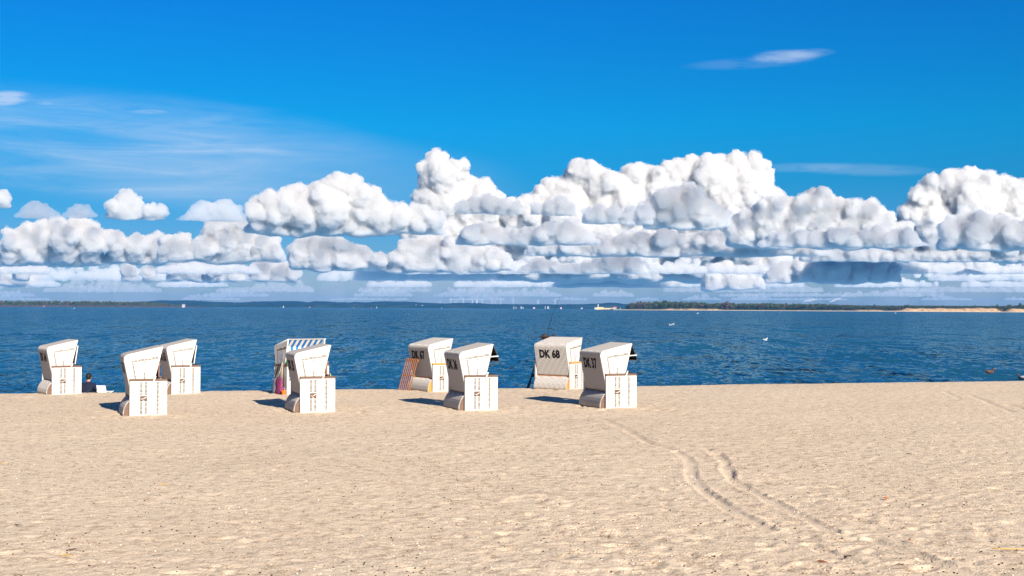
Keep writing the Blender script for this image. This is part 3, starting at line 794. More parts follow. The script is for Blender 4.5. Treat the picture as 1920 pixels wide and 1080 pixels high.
def seated(px, py_top, dist, label):
    top = at_dist(px, py_top, dist); gz = ground_z(top.x, top.y) - .02
    r = empty('person', (top.x, top.y, gz), R(84), label, 'person')          # faces the sea
    J = {'pelvis': (0, 0, .13, (.15, .17)), 'waist': (.02, 0, .30, (.13, .165)), 'chest': (.07, 0, .47, (.14, .19)), 'neckb': (.09, 0, .60, (.09, .12)), 'hood': (.07, 0, .66, .07),
         'hl': (.03, .11, .13, .10), 'kl': (.42, .15, .42, .075), 'al': (.72, .14, .09, .055), 'fl': (.84, .15, .05, .045),
         'hr': (.03, -.11, .13, .10), 'kr': (.42, -.15, .42, .075), 'ar': (.72, -.14, .09, .055), 'fr': (.84, -.15, .05, .045),
         'sl': (.08, .19, .55, .075), 'el': (.20, .27, .34, .056), 'wl': (.40, .17, .40, .04), 'sr': (.08, -.19, .55, .075), 'er': (.20, -.27, .34, .056), 'wr': (.40, -.17, .40, .04)}
    E = [('pelvis', 'waist'), ('waist', 'chest'), ('chest', 'neckb'), ('neckb', 'hood'), ('pelvis', 'hl'), ('hl', 'kl'), ('kl', 'al'), ('al', 'fl'), ('pelvis', 'hr'), ('hr', 'kr'), ('kr', 'ar'), ('ar', 'fr'),
         ('chest', 'sl'), ('sl', 'el'), ('el', 'wl'), ('chest', 'sr'), ('sr', 'er'), ('er', 'wr')]
    skin_figure('body', J, E, M['navy'], r)
    add_head(r, (.13, 0, .80), 0, M['hair'], True)
    b = MB(); b.tube([(.04, -.09, .665), (.03, 0, .66), (.04, .09, .665)], .018, 6); link('collar', b.mesh('collar', True), plain('red_collar', (.22, .05, .06), .8), r)
    hand(r, (.40, .17, .40), (1, -.5, .05), (0, 0, 1), 1, M['skin']); hand(r, (.40, -.17, .40), (1, .5, .05), (0, 0, 1), -1, M['skin'])
    return r, gz

def standing(pos, yaw, label, cloth, hat, arms):
    r = empty('person', pos, yaw, label, 'person')
    J = {'pelvis': (0, 0, .95, (.13, .16)), 'waist': (.01, 0, 1.10, (.115, .15)), 'chest': (.01, 0, 1.30, (.13, .18)), 'neckb': (0, 0, 1.44, (.08, .10)), 'nk': (.01, 0, 1.50, .06)}
    E = [('pelvis', 'waist'), ('waist', 'chest'), ('chest', 'neckb'), ('neckb', 'nk')]
    for s_, q in (('l', 1), ('r', -1)):
        J['h' + s_] = (0, q * .09, .88, .10); J['k' + s_] = (.03, q * .11, .48, .068); J['a' + s_] = (-.01, q * .12, .08, .050); J['f' + s_] = (.16, q * .13, .04, .042)
        J['s' + s_] = (0, q * .19, 1.39, .072); (ex, ey, ez), (wx, wy, wz) = arms
        J['e' + s_] = (ex, q * ey, ez, .052); J['w' + s_] = (wx, q * wy, wz, .038)
        E += [('pelvis', 'h' + s_), ('h' + s_, 'k' + s_), ('k' + s_, 'a' + s_), ('a' + s_, 'f' + s_), ('chest', 's' + s_), ('s' + s_, 'e' + s_), ('e' + s_, 'w' + s_)]
        hand(r, (wx, q * wy, wz), (.6, -q * .3, -.2), (.2, 0, 1), q, M['skin'])
    skin_figure('body', J, E, cloth, r)
    add_head(r, (.02, 0, 1.63), 0, hat, False, True)
    return r

seated(163.5, 702, 41.0, 'seated person in a navy jacket seen from behind, beside the leftmost beach chair')
p1 = at_dist(1021, 621.5, 40.5); p2 = at_dist(1038, 620.5, 40.8)
def at_feet(p): return (p.x, p.y, ground_z(p.x, p.y) - .02)
standing(at_feet(p1), R(100), 'standing person in a brown hat, left of the pair behind the DK68 chair', M['brown_cloth'], plain('brown_hat', (.05, .028, .02), .9), ((.10, .26, 1.15), (.34, .12, 1.12)))
standing(at_feet(p2), R(70), 'standing person in a dark brown hat, right of the pair behind the DK68 chair', M['navy'], plain('dark_hat', (.030, .018, .016), .9), ((.02, .27, 1.12), (.12, .24, .88)))
# rod held by the left angler
tip = at_dist(1050, 556, 42.6); mid_ = at_dist(1030, 607, 41.6); hnd = Vector((p1.x + .05, p1.y + .36, p1.z - .62))
rod = empty('fishing_rod', hnd, 0, 'thin dark fishing rod rising above the anglers to the far shore', 'fishing rod')
link('rod_blank', MB().tube([Vector((-.05, -.25, -.22)), Vector((0, 0, 0)), mid_ - hnd, (mid_ - hnd) * .4 + (tip - hnd) * .6, tip - hnd], [.016, .013, .008, .006, .004], 6).mesh('rod_blank', True), M['black'], rod)
link('reel', MB().ellipsoid((.02, .0, -.07), (.05, .035, .05), 10, 7).mesh('reel', True), M['black'], rod)
# second rod propped on a stand left of DK68
a0 = on_ground(989, 721.5); g0 = Vector((a0.x, a0.y + .3, ground_z(a0.x, a0.y + .3)))
stand = empty('rod_stand', g0, 0, 'black rod stand with a propped rod left of the DK68 chair', 'rod stand')
for (dx, dy) in ((0, 0), (.30, .25), (.05, .50)):
    link('leg', MB().tube([(dx, dy, -.05), (.21, .2, .62)], .014, 6).mesh('leg', True), M['black'], stand)
rod2 = empty('propped_rod', g0 + Vector((.0, .0, .0)), 0, 'propped black rod with reel leaning on its stand left of the DK68 chair', 'fishing rod')
link('rod_blank', MB().tube([(-.02, -.06, -.02), (.23, .2, .66), (.42, .45, 1.15), (.52, .58, 1.42)], [.018, .014, .010, .005], 6).mesh('rod_blank', True), M['black'], rod2)
link('reel', MB().ellipsoid((.17, .10, .40), (.06, .05, .06), 10, 7).mesh('reel', True), M['black'], rod2)

# low white seat on the slope below the crest
q = at_dist(195, 722, 38.9); gz = ground_z(q.x, q.y)
ls = empty('low_seat', (q.x, q.y, gz - .02), R(80), 'low white folding beach seat on the slope right of the seated person', 'folding seat')
hh = q.z - gz
link('backrest', MB().bar((-.10, 0, .05), (-.20, 0, hh + .02), .30, .02, (1, 0, 0)).mesh('backrest', False, .008), M['metal_white'], ls)
link('seat', MB().box(-.10, .30, -.16, .16, .10, .125).mesh('seat', False, .008), M['metal_white'], ls)
for q_ in (-1, 1):
    link('leg', MB().bar((-.18, q_ * .17, 0), (.28, q_ * .17, .13), .018, .018).mesh('leg'), M['metal_white'], ls)
    link('leg', MB().bar((.26, q_ * .17, 0), (-.12, q_ * .17, .14), .018, .018).mesh('leg'), M['metal_white'], ls)
# ------------------------------------------------------------------ litter on the sand
rl = random.Random(21)
def scatter(name, n, size, mat, label, flat=.6, pyr=(760, 1080), clump=True):
    b = MB(); V = []; Fc = []
    base = MB().ellipsoid((0, 0, 0), (1, 1, 1), 5, 3).mesh('tmp'); bv = np.array([v.co for v in base.vertices]); bf = [tuple(p.vertices) for p in base.polygons]
    k = 0; cen = [(rl.uniform(0, 1920), rl.uniform(*pyr)) for _ in range(60)]
    while k < n:
        if clump and rl.random() < .5:
            cx, cy = rl.choice(cen); px = rl.gauss(cx, 40); py = rl.gauss(cy, 10)
        else:
            px = rl.uniform(-150, 2070); py = pyr[0] + (pyr[1] + 40 - pyr[0]) * rl.random() ** .7
        if py < pyr[0] or (px < 700 and rl.random() < .35): continue
        p = on_ground(px, py); s = size * rl.uniform(.45, 1.3); z = float(sand_height(np.array([p.x]), np.array([p.y]))[0])
        a = rl.uniform(0, 6.28); c_, s_ = math.cos(a), math.sin(a); e = rl.uniform(.5, 1)
        v = bv * np.array([s, s * e, s * flat]); v = np.stack([v[:, 0] * c_ - v[:, 1] * s_, v[:, 0] * s_ + v[:, 1] * c_, v[:, 2]], -1) + np.array([p.x, p.y, z + s * flat * .5])
        o = k * len(bv); V.append(v); Fc += [tuple(i + o for i in f) for f in bf]; k += 1
    me = bpy.data.meshes.new(name); me.from_pydata(np.concatenate(V).tolist(), [], Fc); me.update()
    return tag(link(name, me, mat), label, kind='stuff')
scatter('dark_pebbles', 900, .011, plain('dark_pebble', (.035, .022, .018), .8, .3, 4, .5), 'dark pebbles and crumbs of wrack strewn over the sand')
scatter('brown_pebbles', 1500, .010, plain('brown_pebble', (.26, .15, .09), .8, .3, 4, .4), 'brown pebbles strewn over the sand')
scatter('pale_shell_bits', 900, .008, plain('pale_shell', (.85, .78, .68), .6, .3), 'pale bits of shell strewn over the sand')
def twig(px, py, L, a, mat, label, r_=.006):
    p = on_ground(px, py); z = float(sand_height(np.array([p.x]), np.array([p.y]))[0]) + .008
    pts = [(math.cos(a) * L * (t_ - .5) + rl.uniform(-.02, .02), math.sin(a) * L * (t_ - .5) + rl.uniform(-.02, .02), .006 + rl.uniform(0, .012)) for t_ in (0, .25, .5, .75, 1)]
    o = link('twig', MB().tube(pts, [r_ * .7, r_, r_, r_ * .8, r_ * .4], 5).mesh('twig', True), mat); o.location = (p.x, p.y, z)
    return tag(o, label, 'twig', 'twigs and reeds lying on the sand')
reed = plain('dry_reed', (.55, .34, .08), .7); dk = plain('dark_twig', (.06, .035, .025), .8)
twig(1895, 1030, .38, -.05, reed, 'long yellow reed stem at the lower right edge of the sand', .006)
twig(305, 909, .12, .1, reed, 'short yellow reed on the open sand left of centre')
twig(125, 1046, .14, -.3, reed, 'pale reed close to the bottom left corner of the beach')
twig(8, 870, .12, 0, reed, 'yellow reed stub at the left edge of the sand')
twig(135, 1034, .10, 1.0, dk, 'short dark twig near the bottom left of the beach')
twig(36, 987, .11, -.6, dk, 'bent dark twig at the left of the lower sand')
twig(1590, 1044, .13, .9, dk, 'dark splintered twig beside the wheel ruts at bottom right')
twig(1688, 1058, .12, .8, dk, 'dark twig right of the bottom wheel rut')
twig(1333, 845, .10, .3, dk, 'dark curled twig at the top of the double wheel track')
twig(1705, 853, .08, .1, dk, 'tiny dark twig on the open sand at right')
def leaf(px, py, s, col, label):
    p = on_ground(px, py); z = float(sand_height(np.array([p.x]), np.array([p.y]))[0]) + .012
    vs = [(-s, 0, 0), (-s * .4, s * .45, .012), (s * .4, s * .4, .018), (s, 0, .006), (s * .4, -s * .42, .02), (-s * .4, -s * .4, .008), (0, 0, .0)]
    fs = [(0, 6, 1), (1, 6, 2), (2, 6, 3), (3, 6, 4), (4, 6, 5), (5, 6, 0)]
    o = link('dry_leaf', MB().add(vs, fs).mesh('dry_leaf'), plain('leaf_' + str(px), col, .7)); o.location = (p.x, p.y, z); o.rotation_euler = (0, 0, px)
    return tag(o, label, 'leaf', 'dry leaves on the sand')
leaf(1661, 934, .05, (.65, .20, .03), 'orange dry leaf on the sand right of the wheel tracks')
leaf(1542, 1054, .06, (.25, .09, .04), 'reddish brown leaf by the dark twig at the bottom')
leaf(1337, 1042, .05, (.35, .13, .08), 'pinkish brown leaf on the lower sand')
leaf(1043, 730, .10, (.22, .12, .05), 'brown leaf on the sand just in front of the DK68 chair')
leaf(1704, 1012, .03, (.5, .22, .05), 'tan scrap of leaf near the lower right tracks')

# ------------------------------------------------------------------ birds on the water
def bird(px, py, s, yaw, mat, mat2, label, dist=None):
    p = on_ground(px, py, SEA + .05)
    r = empty('water_bird', (p.x, p.y, SEA + .02), yaw, label, 'bird', 'birds on the water'); r.scale = (s, s, s)
    b = MB(); b.ellipsoid((0, 0, .06), (.24, .11, .10), 12, 8); b.tube([(-.18, 0, .08), (-.34, 0, .13)], [.06, .015], 8); b.tube([(.14, 0, .08), (.20, 0, .20), (.24, 0, .24)], [.06, .038, .04], 8); b.ellipsoid((.25, 0, .25), (.06, .045, .045), 8, 6)
    link('body', b.mesh('body', True), mat, r)
    for q in (-1, 1): link('wing', MB().ellipsoid((-.06, q * .09, .10), (.20, .035, .07), 8, 6).mesh('wing', True), mat2, r)
    link('beak', MB().tube([(.29, 0, .245), (.36, 0, .235)], [.014, .004], 6).mesh('beak'), plain('beak', (.6, .3, .04), .5), r)
    return r
wf = plain('white_feathers', (.80, .79, .76), .7); gf = plain('grey_feathers', (.42, .44, .47), .7); bf_ = plain('brown_feathers', (.10, .05, .03), .8)
bird(1262, 608, 1.0, .2, wf, gf, 'white bird on the sea right of centre, rightmost of the close pair')
bird(1257, 609.5, 1.0, 2.9, wf, gf, 'white bird on the sea right of centre, leftmost of the close pair')
bird(1435, 637.5, 1.0, .4, wf, gf, 'lone white bird on the sea midway between beach and wooded spit')
bird(1856, 698.5, 1.0, .1, bf_, bf_, 'brown duck swimming near the beach at the far right')
bird(1917, 709, .9, 2.5, bf_, gf, 'brown duck close to the sand at the right edge')
bird(1308, 588, 2.5, .5, wf, gf, 'faint white bird far out beneath the wooded point')
bird(1679, 587.5, 3, .5, wf, gf, 'far white bird beneath the sandy cliff')
bird(139, 578.5, 3, .5, wf, gf, 'far white bird beneath the wooded shore at left')

# ------------------------------------------------------------------ far shores
def interp(tab, x): return np.interp(x, [p[0] for p in tab], [p[1] for p in tab])
def yh(px): return 577.7 + .0052 * (px - 960)

def land_material(name, a, b_, c_, scale):
    m, t, b = material(name); o = t.new('ShaderNodeNewGeometry').outputs['Position']
    f = t.noise(t.scaled(o, scale, scale * .35, scale * 6), 1, 6, 0.6)
    t.put(b.inputs['Base Color'], t.ramp(f, [(0.38, a), (0.5, b_), (0.62, c_)])); b.inputs['Roughness'].default_value = 1.0; b.inputs['Specular IOR Level'].default_value = 0
    return m
hill_top = [(-700, 566), (-300, 568), (0, 570), (200, 570), (265, 566), (300, 563.2), (350, 563.2), (400, 566), (440, 567), (470, 566), (500, 564.6), (520, 564.5), (560, 565), (578, 567), (590, 564.5), (620, 565.6), (655, 568),
            (668, 566.2), (690, 567), (702, 565.5), (740, 565.6), (775, 566), (800, 568), (820, 569), (850, 568.4), (880, 568), (903, 568.4), (915, 570.2), (960, 570.6), (1000, 571), (1020, 570.4), (1060, 570.8), (1090, 570.4), (1125, 569.4), (1145, 567.6), (1155, 567.8), (1167, 570),
            (1185, 571.6), (1300, 572), (1600, 573), (1900, 574), (2300, 572), (2700, 575)]
def hills(d0, depth, tab, name, label, mat, lower=0.0, seed=1):
    pxs = np.arange(-700, 2700, 3.0); ts = np.linspace(0, 1, 16); V = []
    top = (yh(pxs) - interp(tab, pxs)) / F
    for t_ in ts:
        d = d0 + depth * t_
        x = (pxs - 960) / F * d
        prof = np.sin(min(1, t_ * 1.25) * math.pi / 2) ** .8
        z = SEA + (top * d + (EYE - SEA)) * prof * (1 - lower) + 6 * vnoise(pxs / 19 + seed, np.full_like(pxs, t_ * 5), seed) * prof + 3.0 * vnoise(pxs / 5, np.full_like(pxs, t_ * 9), seed + 1) * prof
        z = np.maximum(z, SEA - 1 + 4 * min(1, t_ * 12))
        V.append(np.stack([x, np.full_like(x, d), z], -1))
    return tag(link(name, grid_mesh(name, np.array(V), len(ts), len(pxs)), mat), label, kind='structure')
hills(9300, 2200, hill_top, 'distant_hills', 'long low wooded hills across the bay', land_material('far_hill', (.004, .018, .014), (.008, .028, .018), (.018, .04, .025), .0022), seed=1)
hills(8300, 700, [(p, y + 5.0 + 1.2 * math.sin(p / 37.)) for p, y in hill_top], 'distant_shore', 'lower farmland shore in front of the far hills', land_material('far_fields', (.008, .028, .018), (.015, .045, .025), (.045, .075, .045), .004), .0, seed=3)

# right hand wooded point
r_wl = [(1150, 3300), (1440, 3150), (1700, 2950), (1920, 2850), (2300, 2700), (2700, 2600)]
r_top = [(1168, 578.0), (1176, 572), (1184, 567.5), (1200, 565), (1225, 566.5), (1250, 564.5), (1275, 565.5), (1300, 565), (1325, 567), (1340, 568.2), (1362, 566), (1380, 568.6), (1440, 568.5), (1530, 569), (1560, 570.5), (1600, 571.5), (1640, 573), (1700, 572.5), (1800, 573), (1880, 573.5), (1920, 571), (2300, 570), (2700, 568)]
cliff = [(1150, 0), (1240, 1.0), (1255, 3.2), (1300, 3.2), (1350, 3), (1362, 1), (1440, 1), (1600, 1), (1615, 2.6), (1655, 2.6), (1665, 1), (1698, 2), (1708, 6.4), (1800, 7.0), (1873, 7.4), (1884, 1.2), (1896, 1.2), (1903, 6), (1920, 6.4), (2300, 6), (2700, 6)]
def shore_line(pxs, wl): 
    d = interp(wl, pxs); return (pxs - 960) / F * d, d
pxs = np.concatenate([np.arange(1150, 1940, 1.5), np.arange(1940, 2700, 6.0)])
cl = interp(cliff, pxs) * (1 + .35 * vnoise(pxs / 7, pxs * 0, 2)) + .5
xs, ds = shore_line(pxs, r_wl); V = []
for (off, kind) in ((-6, 0), (0, 1), (12, 2), (16, 3), (26, 4), (300, 5), (700, 6)):
    j = 3.0 * vnoise(pxs / 6 + kind, pxs * 0 + kind, kind) if kind in (1, 2, 3) else 0
    z = {0: SEA - 1.5 + cl * 0, 1: SEA + .4 + cl * 0, 2: SEA + 1.0 + cl * 0, 3: SEA + 1.2 + cl * .55, 4: SEA + 1.2 + cl, 5: SEA + 1.6 + cl * .9, 6: SEA + 1 + cl * 0}[kind]
    V.append(np.stack([xs, ds + off + j, z], -1))
m_, t_n, b_ = material('point_ground'); o_ = t_n.new('ShaderNodeNewGeometry').outputs['Position']; z_ = t_n.new('ShaderNodeSeparateXYZ'); t_n.put(z_.inputs[0], o_)
f_ = t_n.noise(t_n.scaled(o_, .12, .12, .35), 1, 5, .65); nz = t_n.new('ShaderNodeSeparateXYZ'); t_n.put(nz.inputs[0], t_n.new('ShaderNodeNewGeometry').outputs['Normal'])
cc = t_n.ramp(f_, [(.32, (.16, .09, .045)), (.46, (.50, .31, .15)), (.7, (.66, .45, .24))])
cc = t_n.mix(t_n.smooth(nz.outputs[2], .93, .985), cc, (.06, .07, .03)); beach = t_n.smooth(z_.outputs[2], SEA + 1.5, SEA + 1.1)
cc = t_n.mix(beach, cc, (.62, .50, .36)); t_n.put(b_.inputs['Base Color'], cc); b_.inputs['Roughness'].default_value = 1
tag(link('wooded_point_terrain', grid_mesh('point_terrain', np.array(V), len(V), len(pxs), False), m_), 'wooded point with sandy cliffs and a strip of beach', kind='structure')
# left hand wooded shore
l_wl = [(-700, 3300), (0, 3800), (350, 4600)]
l_top = [(-700, 560), (-200, 562), (0, 563.3), (200, 564), (235, 565.3), (255, 564.8), (290, 566.5), (320, 569.5), (345, 571.5), (352, 573)]
pl = np.arange(-700, 353, 3.0); xl, dl = shore_line(pl, l_wl); V = []
for off, z in ((-6, -1.5), (0, .4), (14, 1.2), (22, 3.5), (260, 5), (600, 1)):
    e = np.clip((353 - pl) / 30, .1, 1); V.append(np.stack([xl, dl + off, SEA + np.where(z > 0, z * e, z)], -1))
tag(link('left_shore_terrain', grid_mesh('left_terrain', np.array(V), len(V), len(pl), False), plain('left_shore_ground', (.10, .07, .06), 1, 0, .05, .4)), 'low wooded shore at left', kind='structure')

# trees: crowns of many leaf clumps on tapered trunks
def tree_arrays(rng, h, r, pine, nleaf, leaf_s):
    V = []; Q = []
    def quad(c, u, v): 
        k = len(V); V.extend([c - u - v, c + u - v, c + u + v, c - u + v]); Q.append((k, k + 1, k + 2, k + 3))
    th = h * (0.62 if pine else .45); rr = h * .016 + .05
    for k in range(4):                                              # tapered trunk as four faces
        a0, a1 = k * math.pi / 2, (k + 1) * math.pi / 2; b0 = len(V)
        V.extend([np.array([rr * math.cos(a0), rr * math.sin(a0), -1.0]), np.array([rr * math.cos(a1), rr * math.sin(a1), -1.0]), np.array([rr * .4 * math.cos(a1), rr * .4 * math.sin(a1), th]), np.array([rr * .4 * math.cos(a0), rr * .4 * math.sin(a0), th])]); Q.append((b0, b0 + 1, b0 + 2, b0 + 3))
    nb = rng.randint(4, 8); lobes = []
    for _ in range(nb):
        zc = h * rng.uniform(.45 if pine else .32, .92); w_ = math.sin(max(.15, (zc / h - .2) / .85) * math.pi) ** .6
        an = rng.uniform(0, 6.28); lobes.append((np.array([math.cos(an) * r * .5 * w_, math.sin(an) * r * .5 * w_, zc]), r * rng.uniform(.35, .6)))
    for _ in range(nleaf):
        c, lr = lobes[rng.randrange(nb)]
        d = np.array([rng.gauss(0, 1), rng.gauss(0, 1), rng.gauss(0, .75)]); d = d / np.linalg.norm(d) * lr * rng.uniform(.5, 1.05)
        p = c + d; u = np.array([rng.gauss(0, 1), rng.gauss(0, 1), rng.gauss(0, 1)]); u /= np.linalg.norm(u); n_ = np.array([rng.gauss(0, 1), rng.gauss(0, 1), rng.gauss(0, 1)]); v = np.cross(u, n_); v /= np.linalg.norm(v)
        s = leaf_s * rng.uniform(.6, 1.2); quad(p, u * s, v * s * .7)
    return np.array(V), np.array(Q)
rg = random.Random(17)
protos = [tree_arrays(rg, 1.0, .34, k % 2, 34, .075) for k in range(14)]
leafm = []
for nm, ca_, cb_, cc_ in (('pine_foliage', (.030, .055, .022), (.055, .085, .030), (.085, .11, .04)), ('bare_wood_foliage', (.075, .050, .035), (.10, .075, .05), (.13, .10, .065))):
    mm, tt, bb = material(nm); oo = tt.new('ShaderNodeNewGeometry').outputs['Position']; ff = tt.noise(tt.scaled(oo, .07, .07, .10), 1, 5, .7)
    tt.put(bb.inputs['Base Color'], tt.ramp(ff, [(.35, ca_), (.5, cb_), (.65, cc_)])); bb.inputs['Roughness'].default_value = .9; bb.inputs['Specular IOR Level'].default_value = .1; leafm.append(mm)
def forest(name, label, spots, mats):
    for mi, mat in enumerate(mats):
        sel = [s for s in spots if s[4] == mi]
        if not sel: continue
        Vs = []; Qs = []; o = 0
        for (x, y, z, h, _m) in sel:
            v, q_ = protos[rg.randrange(len(protos))]; a = rg.uniform(0, 6.28); c_, s_ = math.cos(a), math.sin(a); k = h * rg.uniform(.9, 1.3)
            vv_ = np.stack([(v[:, 0] * c_ - v[:, 1] * s_) * k, (v[:, 0] * s_ + v[:, 1] * c_) * k, v[:, 2] * h], -1) + np.array([x, y, z])
            Vs.append(vv_); Qs.append(q_ + o); o += len(v)
        me = raw_mesh(bpy.data.meshes.new(name), np.concatenate(Vs), np.concatenate(Qs)); tag(link(name, me, mat), label, kind='stuff')
spots = []
for i in range(3400):
    px = rg.uniform(1172, 1960) if i < 2900 else rg.uniform(1960, 2650)
    d0 = float(interp(r_wl, px)); off = 24 + (rg.random() ** 1.6) * 190; d = d0 + off; x = (px - 960) / F * d
    gz_ = SEA + 1.0 + float(interp(cliff, px)) * .85; topz = EYE + (yh(px) - float(interp(r_top, px))) / F * d
    h = (topz - gz_) * rg.uniform(.72, 1.03) * (.93 if off < 60 else 1.0)
    if px > 1600 and rg.random() < .06: h *= 1.18
    bare = 1 if (rg.random() < .22 or (abs(px - 1200) < 10 or abs(px - 1362) < 12) and rg.random() < .8) else 0
    spots.append((x, d, gz_, max(h, 2.5), bare))
forest('wooded_point_trees', 'dark pine and bare trees massed on the wooded point', spots, leafm)
spots = []
for i in range(1500):
    px = rg.uniform(-650, 348); d0 = float(interp(l_wl, px)); off = 22 + (rg.random() ** 1.5) * 200; d = d0 + off; x = (px - 960) / F * d
    topz = EYE + (yh(px) - float(interp(l_top, px))) / F * d; gz_ = SEA + 2.5
    spots.append((x, d, gz_, max(2.5, (topz - gz_) * rg.uniform(.82, 1.0)), 1 if rg.random() < .3 else 0))
forest('left_shore_trees', 'even green wood along the low shore at left', spots, leafm)
# single trees that stand out of the wood
solo = [(1247, 563.0, 0, 'tall pine standing up at the high middle of the near wooded point'), (1229, 565, 0, 'broad pine left of the tallest on the wooded point'), (1201, 563.6, 1, 'bare reddish tree at the left end of the wooded point'), (1362, 564.6, 1, 'bare reddish tree midway along the wooded point'),
        (1560, 568.0, 0, 'round topped pine rising below the right steam plume'), (1703, 570.5, 0, 'slim pine at the left end of the sandy cliff'), (1640, 570.6, 0, 'thin spire of a tree between the steam plumes and the cliff'),
        (1869, 570.2, 0, 'dark tree above the right end of the sandy cliff'), (1914, 567.0, 0, 'big dark pine at the right edge above the shore'), (1180, 570.0, 0, 'low bush at the very tip of the wooded point')]
for px, ty, mi, lab in solo:
    d = float(interp(r_wl, px)) + 26; x = (px - 960) / F * d; gz_ = SEA + 1.2 + float(interp(cliff, px)) * .9; h = EYE + (yh(px) - ty) / F * d - gz_
    rt = empty('tree', (x, d, gz_), 0, lab, 'tree', 'trees standing out on the wooded point')
    v, q_ = tree_arrays(rg, h, h * .36, mi == 0, 130, h * .05)
    raw = raw_mesh(bpy.data.meshes.new('crown'), v[16:], np.array(q_[4:]) - 16); link('crown', raw, leafm[mi], rt)
    link('trunk', MB().tube([(0, 0, -1), (0, 0, h * .3), (.2, 0, h * .7)], [h * .022, h * .018, h * .006], 6).mesh('trunk', True), M['brown_cloth'] if False else plain('bark', (.09, .06, .045), .9), rt)

# wind turbines on the ridge
tw = plain('turbine_white', (.82, .82, .82), .5)
tow = MB().tube([(0, 0, 0), (0, 0, 1)], [.030, .018], 8).mesh('tower', True); nac = MB().box(-.06, .03, -.018, .018, -.016, .02).mesh('nacelle', False, .004)
bl = MB().add([(-.008, -.012, 0), (-.008, .016, 0), (-.004, .020, .09), (-.002, .004, .50), (-.002, -.003, .50), (-.006, -.012, .09), (.002, 0, .08)], [(0, 1, 2, 6), (2, 3, 4, 5), (0, 6, 5), (2, 6, 5), (0, 5, 4, 3, 2, 1)]).mesh('blade')
hubm = MB().ellipsoid((0, 0, 0), (.03, .025, .025), 8, 6).mesh('hub', True)
for m__ in (tow, nac, bl, hubm): m__.materials.append(tw)
def obj0(name, me, parent): o = bpy.data.objects.new(name, me); COL.objects.link(o); o.parent = parent; return o
def turbine(px, ytop, ybase, size_px, label, rot):
    d = 10900.0; zt = EYE + (yh(px) - ytop) / F * d; zb = SEA + 22; h = (zt - zb) * .985
    r = empty('wind_turbine', ((px - 960) / F * d, d, zb), 0, label, 'wind turbine', 'wind turbines on the far ridge'); r.scale = (h, h, h)
    t_ = obj0('tower', tow, r); n_ = obj0('nacelle', nac, r); n_.location = (0, 0, 1.0); n_.rotation_euler = (0, 0, R(60)); hb = obj0('hub', hubm, n_); hb.location = (-.075, 0, 0)
    for k in range(3):
        b_ = obj0('blade', bl, n_); b_.location = (-.075, 0, 0); b_.rotation_euler = (rot + k * 2.0944, 0, 0)
    return r
TB = [(825.5, 564.5), (845.3, 560.3), (853.4, 564), (856.7, 564.5), (868.3, 560.3), (885.6, 560.3), (893.8, 560.3), (895.2, 563), (904.5, 562.5), (922.2, 560.9), (928.3, 564), (939, 560), (962.3, 560), (1008.3, 563.8), (1010.2, 563.8), (1040.6, 562.5)]
TL = ['leftmost small turbine of the ridge, standing apart', 'tall turbine, second from the left end', 'small turbine, left of a close small pair', 'small turbine, right of a close small pair', 'tall turbine with a wide gap either side in the left half', 'tall turbine left of the close trio', 'tall turbine at the left of the close trio', 'shorter turbine overlapping a tall one in the trio',
      'middling turbine right of the close trio', 'tall turbine with a small one to its right', 'small turbine between two tall ones', 'tall bright turbine left of the isolated one', 'tall bright turbine standing alone mid ridge', 'left turbine of the far pair behind the DK68 chair', 'right turbine of the far pair behind the DK68 chair', 'rightmost turbine, beside the tip of the fishing rod']
for i, ((px, yt), lab) in enumerate(zip(TB, TL)): turbine(px, yt, 572, 0, lab, i * 1.7)

# buildings and boats on the far water's edge
wh = plain('white_render', (.45, .44, .43), .7); ye = plain('yellow_render', (.72, .55, .26), .8); rf = plain('red_roof', (.42, .10, .07), .8); gy_ = plain('grey_roof', (.28, .28, .30), .8); gl = plain('dark_glass', (.03, .04, .05), .2)
def house(px, d, w_, h, dp, wall, roof, label, flat=False, kind='building', tower=None, z0=SEA + 2.0):
    r = empty(kind if kind != 'building' else 'shore_building', ((px - 960) / F * d, d, z0), 0, label, kind, 'buildings on the far shore')
    link('wall', MB().box(-w_ / 2, w_ / 2, 0, dp, -3, h).mesh('wall'), wall, r)
    if flat: link('roof', MB().box(-w_ / 2 - .6, w_ / 2 + .6, -.6, dp + .6, h + .02, h + .9).mesh('roof'), roof, r)
    else: link('roof', MB().add([(-w_ / 2 - .8, -.8, h), (w_ / 2 + .8, -.8, h), (w_ / 2 + .8, dp + .8, h), (-w_ / 2 - .8, dp + .8, h), (-w_ / 2 - .8, dp / 2, h + dp * .4), (w_ / 2 + .8, dp / 2, h + dp * .4)], [(0, 1, 5, 4), (2, 3, 4, 5), (1, 2, 5), (3, 0, 4), (0, 3, 2, 1)]).mesh('roof'), roof, r)
    n = max(2, int(w_ / 7)); st_ = max(1, int(h / 4))
    for i in range(n):
        for j in range(st_):
            x = -w_ / 2 + (i + .5) * w_ / n; z = (j + .35) * h / st_
            link('window', MB().box(x - .8, x + .8, -.08, .02, z, z + 1.6).mesh('window'), gl, r)
    if tower:
        tx, tw_, th = tower; link('tower', MB().box(tx - tw_ / 2, tx + tw_ / 2, 2, 2 + tw_, h + 1, h + th).mesh('tower', False, .3), wall if wall is wh else wh, r)
    return r
house(1125, 4400, 26, 7, 14, ye, gy_, 'yellow and white harbour building with a white tower', True, tower=(-6, 3.2, 11), z0=SEA + .8)
house(1117, 4390, 8, 6, 10, wh, gy_, 'white block at the left end of the yellow harbour building', True, z0=SEA + .8)
house(1142, 4400, 34, 4, 10, ye, wh, 'long low pale shed right of the yellow harbour building', True, z0=SEA + .8)
house(1153, 4380, 11, 6, 9, wh, rf, 'small white gabled building at the right end of the harbour', z0=SEA + .8)
